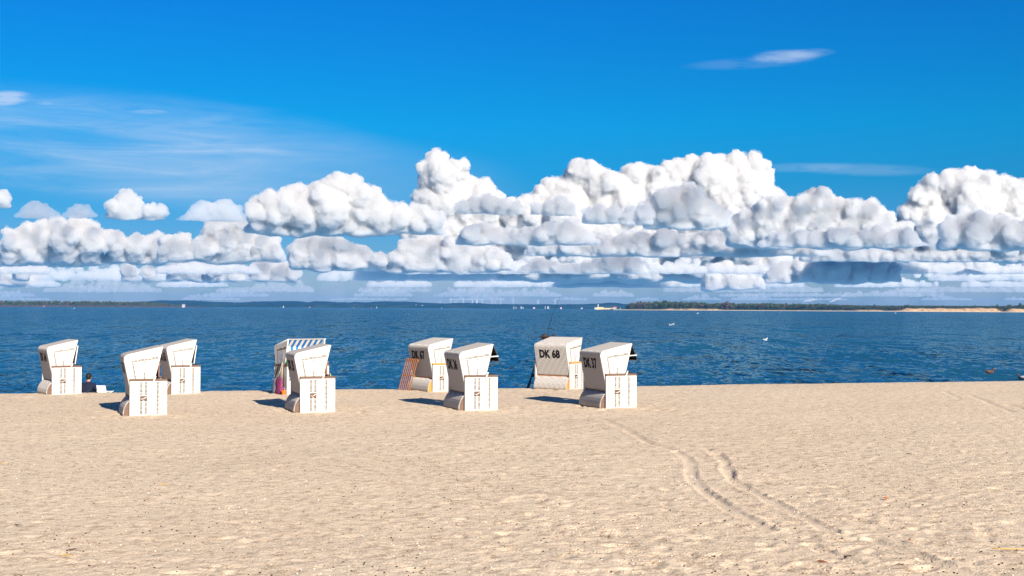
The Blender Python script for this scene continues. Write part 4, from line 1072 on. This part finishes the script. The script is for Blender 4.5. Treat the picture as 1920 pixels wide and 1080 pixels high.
house(344, 4500, 9, 6.5, 9, wh, gy_, 'white house at the tip of the left wooded shore')
FB = [(963.5, 12, 22, 'tall narrow white building on the far shore under the isolated turbine'), (967.8, 12, 12, 'small pale block beside the tall narrow white building'), (977.5, 18, 24, 'white building with a raised middle on the far shore'), (981, 14, 12, 'low white annex right of the raised white building'),
      (1001.5, 26, 15, 'pinkish white cluster of buildings left of the DK68 chair'), (1022.5, 11, 24, 'slender white building on the far shore above the DK68 chair'), (1028, 26, 26, 'broad white building on the far shore above the DK68 chair'), (1052, 22, 13, 'pale pink building right of the fishing rod'), (1091, 26, 12, 'pale row of houses left of the yellow harbour building'),
      (780, 16, 20, 'left white block of a small group on the hillside below the ridge'), (792, 30, 16, 'long white block of a small group on the hillside below the ridge'), (869.5, 20, 14, 'small white farm below the tall turbine')]
for k, (px, w_, h, lab) in enumerate(FB):
    hill = px in (780, 792, 869.5)
    d = 8850 if hill else 8280; z0 = (EYE + (yh(px) - 573.5) / F * d - 4 if hill else SEA + 2)
    house(px, d, w_ * .42, h * .5, 9, wh if px not in (1001.5, 1052) else plain('pink_render', (.72, .50, .46), .8), rf if k % 3 == 1 else gy_, lab, k % 2 == 0, z0=z0)
def sailboat(px, d, h, label, sail):
    r = empty('sailboat', ((px - 960) / F * d, d, SEA), R(20), label, 'sailboat', 'boats far out on the bay'); s = h / 10
    hullp = [(-3.6, 0, 1.0), (-3.2, -1.2, 1.0), (0, -1.5, .95), (3, -.7, 1.05), (4.4, 0, 1.2), (3, .7, 1.05), (0, 1.5, .95), (-3.2, 1.2, 1.0)]
    k = len(hullp); vs = hullp + [(x * .8, y * .45, -.3) for x, y, z in hullp]
    link('hull', MB().add(vs, [tuple(range(k)), tuple(range(2 * k - 1, k - 1, -1))] + [(i, (i + 1) % k, k + (i + 1) % k, k + i) for i in range(k)]).mesh('hull'), wh, r)
    link('mast', MB().tube([(.6, 0, 1), (.6, 0, 10)], .09, 6).mesh('mast'), tw, r)
    link('mainsail', MB().add([(.5, 0, 1.8), (-3.2, .5, 1.9), (.5, 0, 9.8), (-1.4, .45, 5), (.45, .04, 5), (-3.1, .44, 1.9), (.5, -.06, 1.8), (.5, -.06, 9.8)], [(0, 1, 3, 4), (4, 3, 2), (6, 7, 5)]).mesh('mainsail'), sail, r)
    link('jib', MB().add([(.8, 0, 8.8), (4.2, 0, 1.5), (1.0, .5, 1.9), (4.2, -.05, 1.5)], [(0, 1, 2), (0, 3, 2)]).mesh('jib'), sail, r)
    s *= .6; r.scale = (s, s, s); return r
pinks = plain('pink_sail', (.75, .18, .20), .8)
sailboat(531.5, 6000, 18, 'white sailboat, tallest sail left of the striped chair on the bay', wh)
sailboat(581, 6500, 14, 'sailboat with a pink sail right of the tall white one', pinks)
sailboat(663, 6500, 10, 'tiny sailboat with a pink sail in mid bay', pinks)
sailboat(696.5, 6500, 9, 'low pink sailed boat just left of a thin white one', pinks)
sailboat(706.5, 6000, 14, 'thin white sailboat just right of the low pink one', wh)
sailboat(828, 6200, 9, 'small white sailboat under the leftmost turbine', wh)
sailboat(1163, 4700, 12, 'white sailboat near the tip of the wooded point', wh)
sailboat(83, 3500, 7, 'tiny red sailed boat close under the left wooded shore', pinks)
# ------------------------------------------------------------------ cumulus: real bodies of cloud, lit by the sun
def h3(ix, iy, iz, k):
    n = (ix * 73856093) ^ (iy * 19349663) ^ (iz * 83492791) ^ (k * 2654435761)
    n = (n ^ (n >> 13)) * 1274126177 & 0x7fffffff
    return ((n ^ (n >> 16)) & 0xffff) / 65535.0
def worley(P, k=0):
    I = np.floor(P).astype(np.int64); best = np.full(len(P), 9.0)
    for dx in (-1, 0, 1):
        for dy in (-1, 0, 1):
            for dz in (-1, 0, 1):
                c = I + np.array([dx, dy, dz])
                q = c + np.stack([h3(c[:, 0], c[:, 1], c[:, 2], k + j) for j in range(3)], -1)
                best = np.minimum(best, ((P - q) ** 2).sum(1))
    return np.sqrt(best)
def cloud_material(name, density, albedo=(.943, .936, .928)):
    """a closed body filled with white cloud droplets that really scatter the sunlight"""
    m = bpy.data.materials.new(name); m.use_nodes = True; nt = m.node_tree; nt.nodes.clear()
    out = nt.nodes.new('ShaderNodeOutputMaterial'); pv = nt.nodes.new('ShaderNodeVolumePrincipled')
    pv.inputs['Color'].default_value = tuple(albedo) + (1,); pv.inputs['Density'].default_value = density; pv.inputs['Anisotropy'].default_value = 0.15
    nt.links.new(pv.outputs[0], out.inputs['Volume'])
    return m
CM = {'dense': cloud_material('cumulus_dense', 0.020), 'mid': cloud_material('cumulus', 0.011), 'soft': cloud_material('cumulus_soft', 0.005), 'thin': cloud_material('cumulus_thin', 0.0035),
      'edge': cloud_material('cloud_vapour', 0.0045, (.985, .985, .985)), 'veil': cloud_material('added_shade_cloud', 0.0026), 'mist': cloud_material('low_vapour', 0.00018, (.93, .90, .87)), 'steam': cloud_material('steam', 0.15, (.99, .99, .99))}
ico = bmesh.new(); bmesh.ops.create_icosphere(ico, subdivisions=2, radius=1.0); _im = bpy.data.meshes.new('i'); ico.to_mesh(_im); ico.free()
IV = np.array([v.co for v in _im.vertices]); IF = np.array([tuple(p.vertices) for p in _im.polygons])
def cloud(name, label, dkm, base_y, lumps, voxel=2.6, seed=0, puff=1.0, flat=.22, depthk=1.0, disp=1.0, mat='dense', fill=True):
    """lumps: (x, y, radius) as seen from the beach, in sight-line units; base_y the flat underside"""
    r = random.Random(seed); S = []
    for (x, y, rad) in lumps:
        dz = r.uniform(-.5, .5) * rad * 1.2 * depthk; S.append((x, dz, y, rad))
        for k in range(int(9 * puff)):
            th = r.uniform(0, 6.28); ph = math.acos(r.uniform(-.35, 1)); rr = rad * r.choice((r.uniform(.16, .30), r.uniform(.3, .62))); q = rad * r.uniform(.72, .98)
            S.append((x + q * math.sin(ph) * math.cos(th), dz + q * math.sin(ph) * math.sin(th) * .9, y - q * math.cos(ph), rr))
            if r.random() < .6:
                q2 = q + rr * .7; S.append((x + q2 * math.sin(ph + .2) * math.cos(th + .15), dz + q2 * math.sin(ph + .2) * math.sin(th + .15), y - q2 * math.cos(ph + .2), rr * .5))
    if fill:                                                     # the body under each dome, drawn in towards the flat underside
        for (x, y, rad) in lumps:
            yy = y + rad * .8; y0 = yy; cap = min(rad, max(4.0, .3 * (base_y - y)) + 3)
            while yy < base_y:
                r2 = min(rad, cap * 1.2) * r.uniform(.8, 1.2); S.append((x + r.uniform(-.35, .35) * rad, (yy - y0) * r.uniform(.9, 1.5) + r.uniform(-.2, .2) * rad, yy, r2)); yy += r2 * .8
            S.append((x + r.uniform(-.3, .3) * rad, (base_y - y0) * 1.2 + rad * .3, base_y - 2, rad * 1.05))
    S = np.array(S); n = len(S)
    P = IV[None] * S[:, 3][:, None, None] + np.stack([S[:, 0], S[:, 1], -S[:, 2]], -1)[:, None, :]
    Fc = (IF[None] + (np.arange(n) * len(IV))[:, None, None]).reshape(-1, 3)
    me = raw_mesh(bpy.data.meshes.new('c'), P.reshape(-1, 3), Fc)
    med = float(np.median([l[2] for l in lumps])); off = np.array([seed * 7.7, 3.1, 1.3]); objs = []
    for layer in (0, 1):                                         # the dense body, then the thin ragged vapour round it
        vx = voxel if layer == 0 else voxel * 2.2
        if layer == 1 and mat in ('veil', 'mist', 'thin', 'steam'): break
        o = bpy.data.objects.new('c', me); COL.objects.link(o)
        md = o.modifiers.new('r', 'REMESH'); md.mode = 'VOXEL'; md.voxel_size = vx; md.adaptivity = 0
        dg = bpy.context.evaluated_depsgraph_get(); dg.update()
        m2 = bpy.data.meshes.new_from_object(o.evaluated_get(dg)); bpy.data.objects.remove(o)
        N = len(m2.vertices); co = np.empty(N * 3, np.float32); m2.vertices.foreach_get('co', co); co = co.reshape(-1, 3).astype(float)
        nn = np.empty(N * 3, np.float32); m2.vertex_normals.foreach_get('vector', nn); nn = nn.reshape(-1, 3).astype(float)
        s1 = med * .85; s2 = s1 * .40; s3 = s2 * .42
        w1 = (.62 - worley(co / s1 + off, 1)); co = co + nn * (w1 * s1 * .42 * disp)[:, None]
        w2 = (.6 - worley(co / s2 + off, 5)); co = co + nn * (w2 * s2 * .60 * disp)[:, None]
        if s3 > vx * .6: co = co + nn * ((.6 - worley(co / s3 + off, 9)) * s3 * .65 * disp)[:, None]
        if layer == 1:
            rag = worley(co / (med * .33) + off, 21) * 1.0 + worley(co / (med * .8) + off, 25) * .9
            co = co + nn * np.clip(med * .30 * (rag - .62), -.06 * med, .30 * med)[:, None]
        zb = -base_y + (2.6 * np.sin(co[:, 0] / 23. + seed) + 1.6 * np.sin(co[:, 0] / 9. + seed * 2)) * min(1, med / 20) - layer * 1.2
        low = co[:, 2] < zb; co[low, 2] = zb[low] + (co[low, 2] - zb[low]) * flat
        dm = dkm * 1000; dist = dm + co[:, 1] * dm / F             # sight-line units -> metres at the cloud's distance
        X_ = (co[:, 0] - 960) / F * dist; Z_ = EYE + (577.7 + .0052 * (co[:, 0] - 960) + co[:, 2]) / F * dist
        m2.vertices.foreach_set('co', np.stack([X_, dist, Z_], -1).astype(np.float32).ravel()); m2.update()
        objs.append(tag(link(name if layer == 0 else 'cloud_edge', m2, CM[mat if layer == 0 else 'edge'], objs[0] if objs else None), label if layer == 0 else None, kind='stuff'))
    return objs[0]

def shelf(x0, x1, top, base, seed):
    r = random.Random(seed); L = []; x = x0; H_ = base - top
    while x < x1:
        n_ = float(vnoise(np.array([x / (H_ * 2.6) + seed]), np.array([seed * 2.3]), seed)[0]) + .5
        hh = H_ * (.35 + .75 * n_) * r.uniform(.75, 1.05); e_ = min(1, (x - x0 + 8) / 40, (x1 - x + 8) / 40); hh *= max(.25, e_)
        rad = hh * r.uniform(.26, .48); L.append((x, base - hh + rad, rad)); x += rad * r.uniform(.5, 1.1)
        if r.random() < .5: L.append((x + r.uniform(-8, 8), base - hh * .35, rad * .9))
    return L
C = []
def add(label, dkm, base, lumps, **k): C.append((label, dkm, base, lumps, k))
# tall towers at the back
add('tall double topped cloud tower left of centre', 34, 500, [(815, 302, 19), (805, 325, 22), (850, 312, 16), (868, 308, 9), (830, 335, 30), (800, 372, 26), (835, 385, 42), (875, 372, 34), (905, 362, 24), (920, 380, 22), (850, 430, 50), (800, 430, 40), (900, 420, 45)], seed=2, voxel=2.9)
add('broad bright cloud range right of centre', 34, 520, [(1095, 325, 25), (1075, 345, 26), (1040, 352, 20), (1020, 372, 24), (990, 390, 26), (960, 398, 22), (1125, 345, 30), (1160, 350, 26), (1192, 325, 20), (1205, 340, 24), (1235, 335, 18), (1262, 328, 22), (1290, 322, 24), (1320, 312, 22), (1350, 310, 22), (1385, 314, 24), (1415, 310, 20), (1428, 330, 18), (1300, 355, 40), (1350, 350, 45), (1400, 355, 42), (1425, 365, 26),
    (1240, 370, 40), (1180, 385, 40), (1120, 390, 44), (1060, 400, 40), (1000, 415, 36), (1300, 410, 50), (1380, 410, 50), (1440, 400, 36), (1200, 430, 45), (1100, 435, 45)], seed=3, voxel=3.1)
add('great cauliflower cloud at the right edge', 27, 480, [(1735, 372, 28), (1752, 352, 24), (1780, 345, 24), (1805, 340, 22), (1832, 340, 22), (1855, 348, 20), (1885, 350, 18), (1918, 356, 20), (1950, 345, 26), (1990, 360, 30), (1770, 385, 42), (1830, 380, 48), (1890, 390, 45), (1950, 400, 45), (1715, 400, 26), (1750, 420, 40), (1830, 430, 45), (1900, 430, 45), (1700, 430, 28), (2010, 420, 50)], seed=4, voxel=2.9)
add('second rank cloud between the broad range and the right edge cloud', 23, 460, [(1525, 372, 20), (1505, 385, 22), (1545, 382, 24), (1570, 392, 20), (1605, 392, 18), (1635, 398, 20), (1655, 412, 18), (1490, 405, 26), (1540, 412, 34), (1600, 420, 34), (1650, 430, 26), (1455, 390, 24), (1435, 405, 28), (1400, 418, 26), (1470, 425, 32), (1690, 440, 24), (1380, 430, 20)], seed=5)
# left hand cumulus
add('white heaped cloud left of the tall tower', 19, 436, [(485, 385, 20), (505, 375, 18), (540, 372, 20), (562, 362, 20), (590, 362, 20), (622, 350, 22), (655, 350, 20), (680, 368, 24), (700, 380, 22), (520, 395, 30), (570, 395, 34), (620, 390, 38), (665, 398, 34), (710, 400, 28), (750, 405, 24), (785, 402, 20), (815, 412, 18), (480, 400, 20)], seed=6)
# darker ones close in front
add('small grey cloud before the foot of the tower', 13.5, 399, [(868, 388, 13), (890, 383, 14), (915, 380, 15), (940, 384, 13), (965, 387, 11)], seed=7, voxel=1.8)
add('small grey cloud right of the tower', 13.5, 402, [(1005, 391, 11), (1030, 387, 13), (1050, 384, 13), (1068, 390, 11)], seed=8, voxel=1.8)
add('long grey cloud in front of the broad range', 14.5, 418, [(1105, 402, 14), (1125, 396, 15), (1150, 400, 15), (1180, 405, 14), (1210, 400, 16)], seed=9, voxel=1.8)
add('large shaded dome in front of the broad range', 17, 424, [(1225, 400, 24), (1250, 378, 26), (1280, 372, 24), (1300, 385, 28), (1270, 400, 34), (1325, 400, 24), (1350, 408, 18)], seed=10)
add('shaded cloud low before the right edge cloud', 17, 465, [(1780, 432, 20), (1810, 420, 22), (1840, 418, 22), (1870, 430, 22), (1900, 440, 22), (1930, 445, 24), (1830, 440, 26)], seed=11)
# long shelves
add('upper long shelf of cloud across the middle', 20, 457, shelf(856, 1115, 404, 457, 31), seed=12, depthk=2)
add('middle long shelf of cloud right of centre', 25, 478, shelf(985, 1555, 428, 478, 32), seed=13, depthk=2)
add('upper shelf under the second rank clouds', 20, 462, shelf(1420, 1735, 428, 462, 33), seed=14, depthk=2)
add('thin right hand shelf of cloud', 27, 489, shelf(1500, 2020, 452, 488, 34), seed=15, depthk=2.5)
add('left cumulus of the lower middle row', 28, 503, [(560, 470, 18), (585, 458, 18), (612, 462, 20), (640, 468, 20), (600, 482, 24), (650, 482, 22), (680, 480, 18), (712, 486, 14)], seed=16)
add('right cumulus of the lower middle row', 28, 507, [(765, 470, 20), (790, 460, 20), (818, 462, 22), (850, 472, 20), (800, 482, 28), (860, 485, 24), (895, 482, 20), (925, 480, 18), (945, 488, 14), (740, 485, 16)], seed=17)
# left field
add('upper left small cumulus with a bright dome', 16, 409, [(208, 385, 12), (228, 372, 13), (242, 368, 11), (255, 380, 12), (280, 396, 13), (300, 395, 12), (225, 392, 16), (240, 398, 14)], seed=18, voxel=1.8)
add('small pale cloud left of the bright dome', 17, 407, shelf(112, 182, 368, 408, 63), mat='soft', seed=19, voxel=1.8)
add('flat grey cloud at the upper left', 16, 407, shelf(26, 112, 376, 408, 62), mat='soft', seed=20, voxel=1.8)
add('small cloud cut by the left edge', 16, 388, [(-10, 372, 14), (5, 368, 12), (-35, 375, 14)], seed=21, voxel=1.8)
add('thin grey wisp cloud below the streaks', 18, 412, shelf(330, 460, 374, 413, 64), mat='soft', seed=22, voxel=1.8)
add('wide cumulus bank at the left', 25, 492, [(45, 440, 20), (75, 430, 18), (105, 425, 18), (140, 425, 18), (170, 432, 16), (120, 448, 28), (170, 455, 26), (60, 455, 24), (215, 455, 22), (255, 460, 22), (290, 458, 20), (20, 455, 20)], seed=23)
add('double cumulus left of centre', 24, 488, [(315, 462, 22), (340, 470, 24), (400, 425, 20), (425, 418, 18), (445, 430, 20), (455, 450, 24), (420, 455, 30), (380, 465, 24), (485, 460, 22), (510, 470, 20)], seed=24)
add('lower cumulus row at the left', 32, 525, [(40, 500, 16), (330, 502, 16), (365, 495, 18), (400, 502, 18), (440, 505, 16), (490, 505, 20), (525, 508, 18), (550, 512, 14), (240, 508, 14), (280, 512, 14)], seed=25)
add('pink tinged cumulus at the lower left edge', 34, 535, [(-20, 510, 26), (10, 512, 20), (35, 520, 16), (60, 528, 12), (-50, 520, 26)], seed=26)
# lower right
add('dark low cloud under the long shelf', 30, 512, shelf(975, 1200, 472, 513, 71), flat=.06, seed=27)
add('low cumulus right of the dark cloud', 40, 538, shelf(1035, 1295, 503, 538, 72), flat=.06, mat='mid', seed=28)
add('ragged cumulus above the wooded point', 33, 541, [(1335, 520, 18), (1355, 508, 18), (1375, 520, 20), (1405, 528, 16), (1425, 532, 10)], seed=29)
add('broad low cumulus above the wooded point', 30, 528, [(1470, 505, 16), (1505, 502, 18), (1540, 498, 18), (1575, 500, 18), (1610, 498, 18), (1650, 500, 18), (1675, 505, 12), (1560, 510, 20), (1450, 515, 12)], seed=30)
add('small low cloud at the lower right', 36, 520, [(1720, 516, 7), (1740, 512, 9), (1760, 517, 6)], seed=31, voxel=1.6, fill=False, mat='mid')
add('tiny flat cloud below the small low one', 36, 537, [(1730, 531, 6), (1755, 533, 5)], seed=32, voxel=1.6, fill=False, mat='mid')
add('dark flat cloud at the right', 30, 516, shelf(1782, 1850, 499, 517, 61), seed=33, voxel=1.6, fill=False, mat='mid')
add('flat pale cloud at the right edge', 32, 500, [(1895, 492, 8), (1925, 490, 10), (1955, 490, 10), (1990, 492, 10)], seed=34, voxel=1.8)
# banks of small cumulus in rank behind rank towards the horizon, also beyond both sides of the view
rc = random.Random(99)
def bank(dk, by, hh, cover, x0, x1, seed):
    r = random.Random(seed); L = []; x = x0
    while x < x1:
        gate = float(vnoise(np.array([x / (hh * 5.5) + seed * 3.3]), np.array([seed * 1.7]), seed)[0]) + .5
        if gate < cover:
            big = (cover - gate) / cover
            top = hh * (.25 + .85 * min(1, big * 1.8)) * r.choice((r.uniform(.5, .9), r.uniform(.9, 1.35))); rad = hh * r.uniform(.20, .36)
            L.append((x, by - max(top - rad, rad * .5), rad))
            if top > rad * 2.2: L.append((x + rad * r.uniform(-.8, .8), by - (top - rad) * .45, rad * .9))
            L.append((x + rad * r.uniform(-.8, .8), by - rad * .25, rad * .8))
        x += hh * r.uniform(.18, .34)
    return L
add('bank of cumulus over the left half of the bay', 26, 498, bank(26, 497, 36, .6, -380, 560, 3), seed=50, puff=.9, voxel=1.8, mat='mid', fill=False, flat=.45)
add('bank of cumulus across the middle of the bay', 31, 512, bank(31, 512, 27, .62, -380, 2350, 5), seed=51, puff=.9, voxel=2.3, mat='mid', fill=False, flat=.45)
add('second rank bank of cumulus behind the first', 38, 525, bank(38, 525, 25, .6, -380, 2350, 7), seed=52, puff=.9, mat='soft', voxel=2.3, fill=False, flat=.45)
add('third rank bank of cumulus', 47, 537, bank(47, 537, 21, .6, -380, 2350, 9), seed=53, puff=.8, flat=.5, mat='soft', voxel=2.1, fill=False)
add('thin rank of clouds low over the bay', 58, 547, bank(58, 547, 17, .6, -380, 2350, 11), seed=54, puff=.8, flat=.5, mat='thin', voxel=1.8, fill=False)
add('thinner rank of clouds just above the hills', 72, 555, bank(72, 556, 13, .6, -380, 2350, 13), seed=55, puff=.8, flat=.5, mat='thin', voxel=1.5, fill=False)
add('faint rank of clouds touching the horizon', 90, 562, bank(90, 563, 9, .55, -380, 2350, 15), seed=56, puff=.8, flat=.5, mat='thin', voxel=1.5, fill=False)
rm = random.Random(5)
add('pale vapour hanging low over the far shore', 52, 573, [(x + rm.uniform(-30, 30), rm.uniform(515, 565), rm.uniform(28, 62)) for x in range(-1300, 3200, 38)], seed=58, puff=.3, mat='mist', voxel=6, fill=False, disp=.5)
# clouds outside the frame on both sides, same kind
for i, cx in enumerate((-260, -520, 2220, 2520)):
    L = [(cx + rc.gauss(0, 70), 400 + rc.uniform(-10, 40), rc.uniform(22, 40)) for _ in range(14)]
    add(['cumulus heap beyond the left edge', 'farther cumulus heap beyond the left edge', 'cumulus heap beyond the right edge', 'farther cumulus heap beyond the right edge'][i], 26, 470, L, voxel=4, seed=70 + i)
# unseen clouds added above the frame to cast shade on some of the low clouds
def overhead(label, dkm, lumps, t_, grow, seed):
    L = []; yk = dkm + sdir.y * t_
    for (x, y, rad) in lumps:
        xk = (x - 960) / F * dkm + sdir.x * t_; zk = (577.7 + .0052 * (x - 960) - y) / F * dkm + sdir.z * t_
        px_ = xk / yk * F + 960; L.append((px_, 577.7 + .0052 * (px_ - 960) - zk / yk * F, rad * dkm / yk * grow))
    add(label, yk, max(l[1] + l[2] * .5 for l in L), L, voxel=6, seed=seed, puff=.3, fill=False, mat='veil', disp=.6)
SH = {7: (6.5, 1.15), 8: (6.5, 1.1), 9: (7, 1.1), 10: (8, .85), 11: (8.5, .95), 27: (15, 1.0), 19: (8, 1.0), 20: (8, 1.2), 12: (11, .8), 14: (11, 1.0), 23: (14, .55), 16: (15, .7), 30: (16, .5), 13: (13, .75), 24: (13, .6), 5: (12, .55), 17: (15, .5), 15: (15, .8), 25: (17, .8)}
for (label, dkm, base, lumps, k) in list(C):
    if k['seed'] in SH:
        overhead('high cloud above the picture, sunward of the ' + label, dkm, lumps, SH[k['seed']][0], SH[k['seed']][1], 200 + k['seed'])
tot = 0
for (label, dkm, base, lumps, k) in C:
    o = cloud('clouds', label, dkm, base, lumps, **k); tot += len(o.data.polygons) + sum(len(c.data.polygons) for c in o.children)
print('cloud quads', tot)
# steam from two far chimneys behind the wood
for (x0, y0, x1, y1, lab, sd) in ((1507, 565.5, 1531, 561, 'white steam plume drifting right above the wood, left one', 81), (1556, 566, 1576, 559, 'white steam plume rising above the wood, right one', 82)):
    L = [(x0 + (x1 - x0) * t_, y0 + (y1 - y0) * t_ + rc.uniform(-.5, .5), 1.0 + 1.0 * math.sin(.3 + t_ * 2.5)) for t_ in np.linspace(0, 1, 12)]
    if sd == 82: L += [(1580, 556, 1.4), (1583, 554, 1.6), (1586, 553, 1.2)]
    o = cloud('steam', lab, 9.0, 580, L, voxel=.35, seed=sd, puff=.5, mat='steam', fill=False)

# ------------------------------------------------------------------ the air
sc.cycles.volume_bounces = 8; sc.cycles.max_bounces = 12
HAZE = 4.0e-5
mh = bpy.data.materials.new('haze'); mh.use_nodes = True; mh.node_tree.nodes.clear()
out = mh.node_tree.nodes.new('ShaderNodeOutputMaterial'); pv = mh.node_tree.nodes.new('ShaderNodeVolumePrincipled')
pv.inputs['Color'].default_value = (0.13, 0.43, 0.95, 1); pv.inputs['Density'].default_value = HAZE; pv.inputs['Anisotropy'].default_value = 0.0
mh.node_tree.links.new(pv.outputs[0], out.inputs['Volume'])
tag(link('haze', MB().box(-14500, 14500, -900, 14500, -5.0, 128).mesh('haze'), mh), 'thin blue air over the bay', kind='stuff')
print('objects', len(sc.objects))
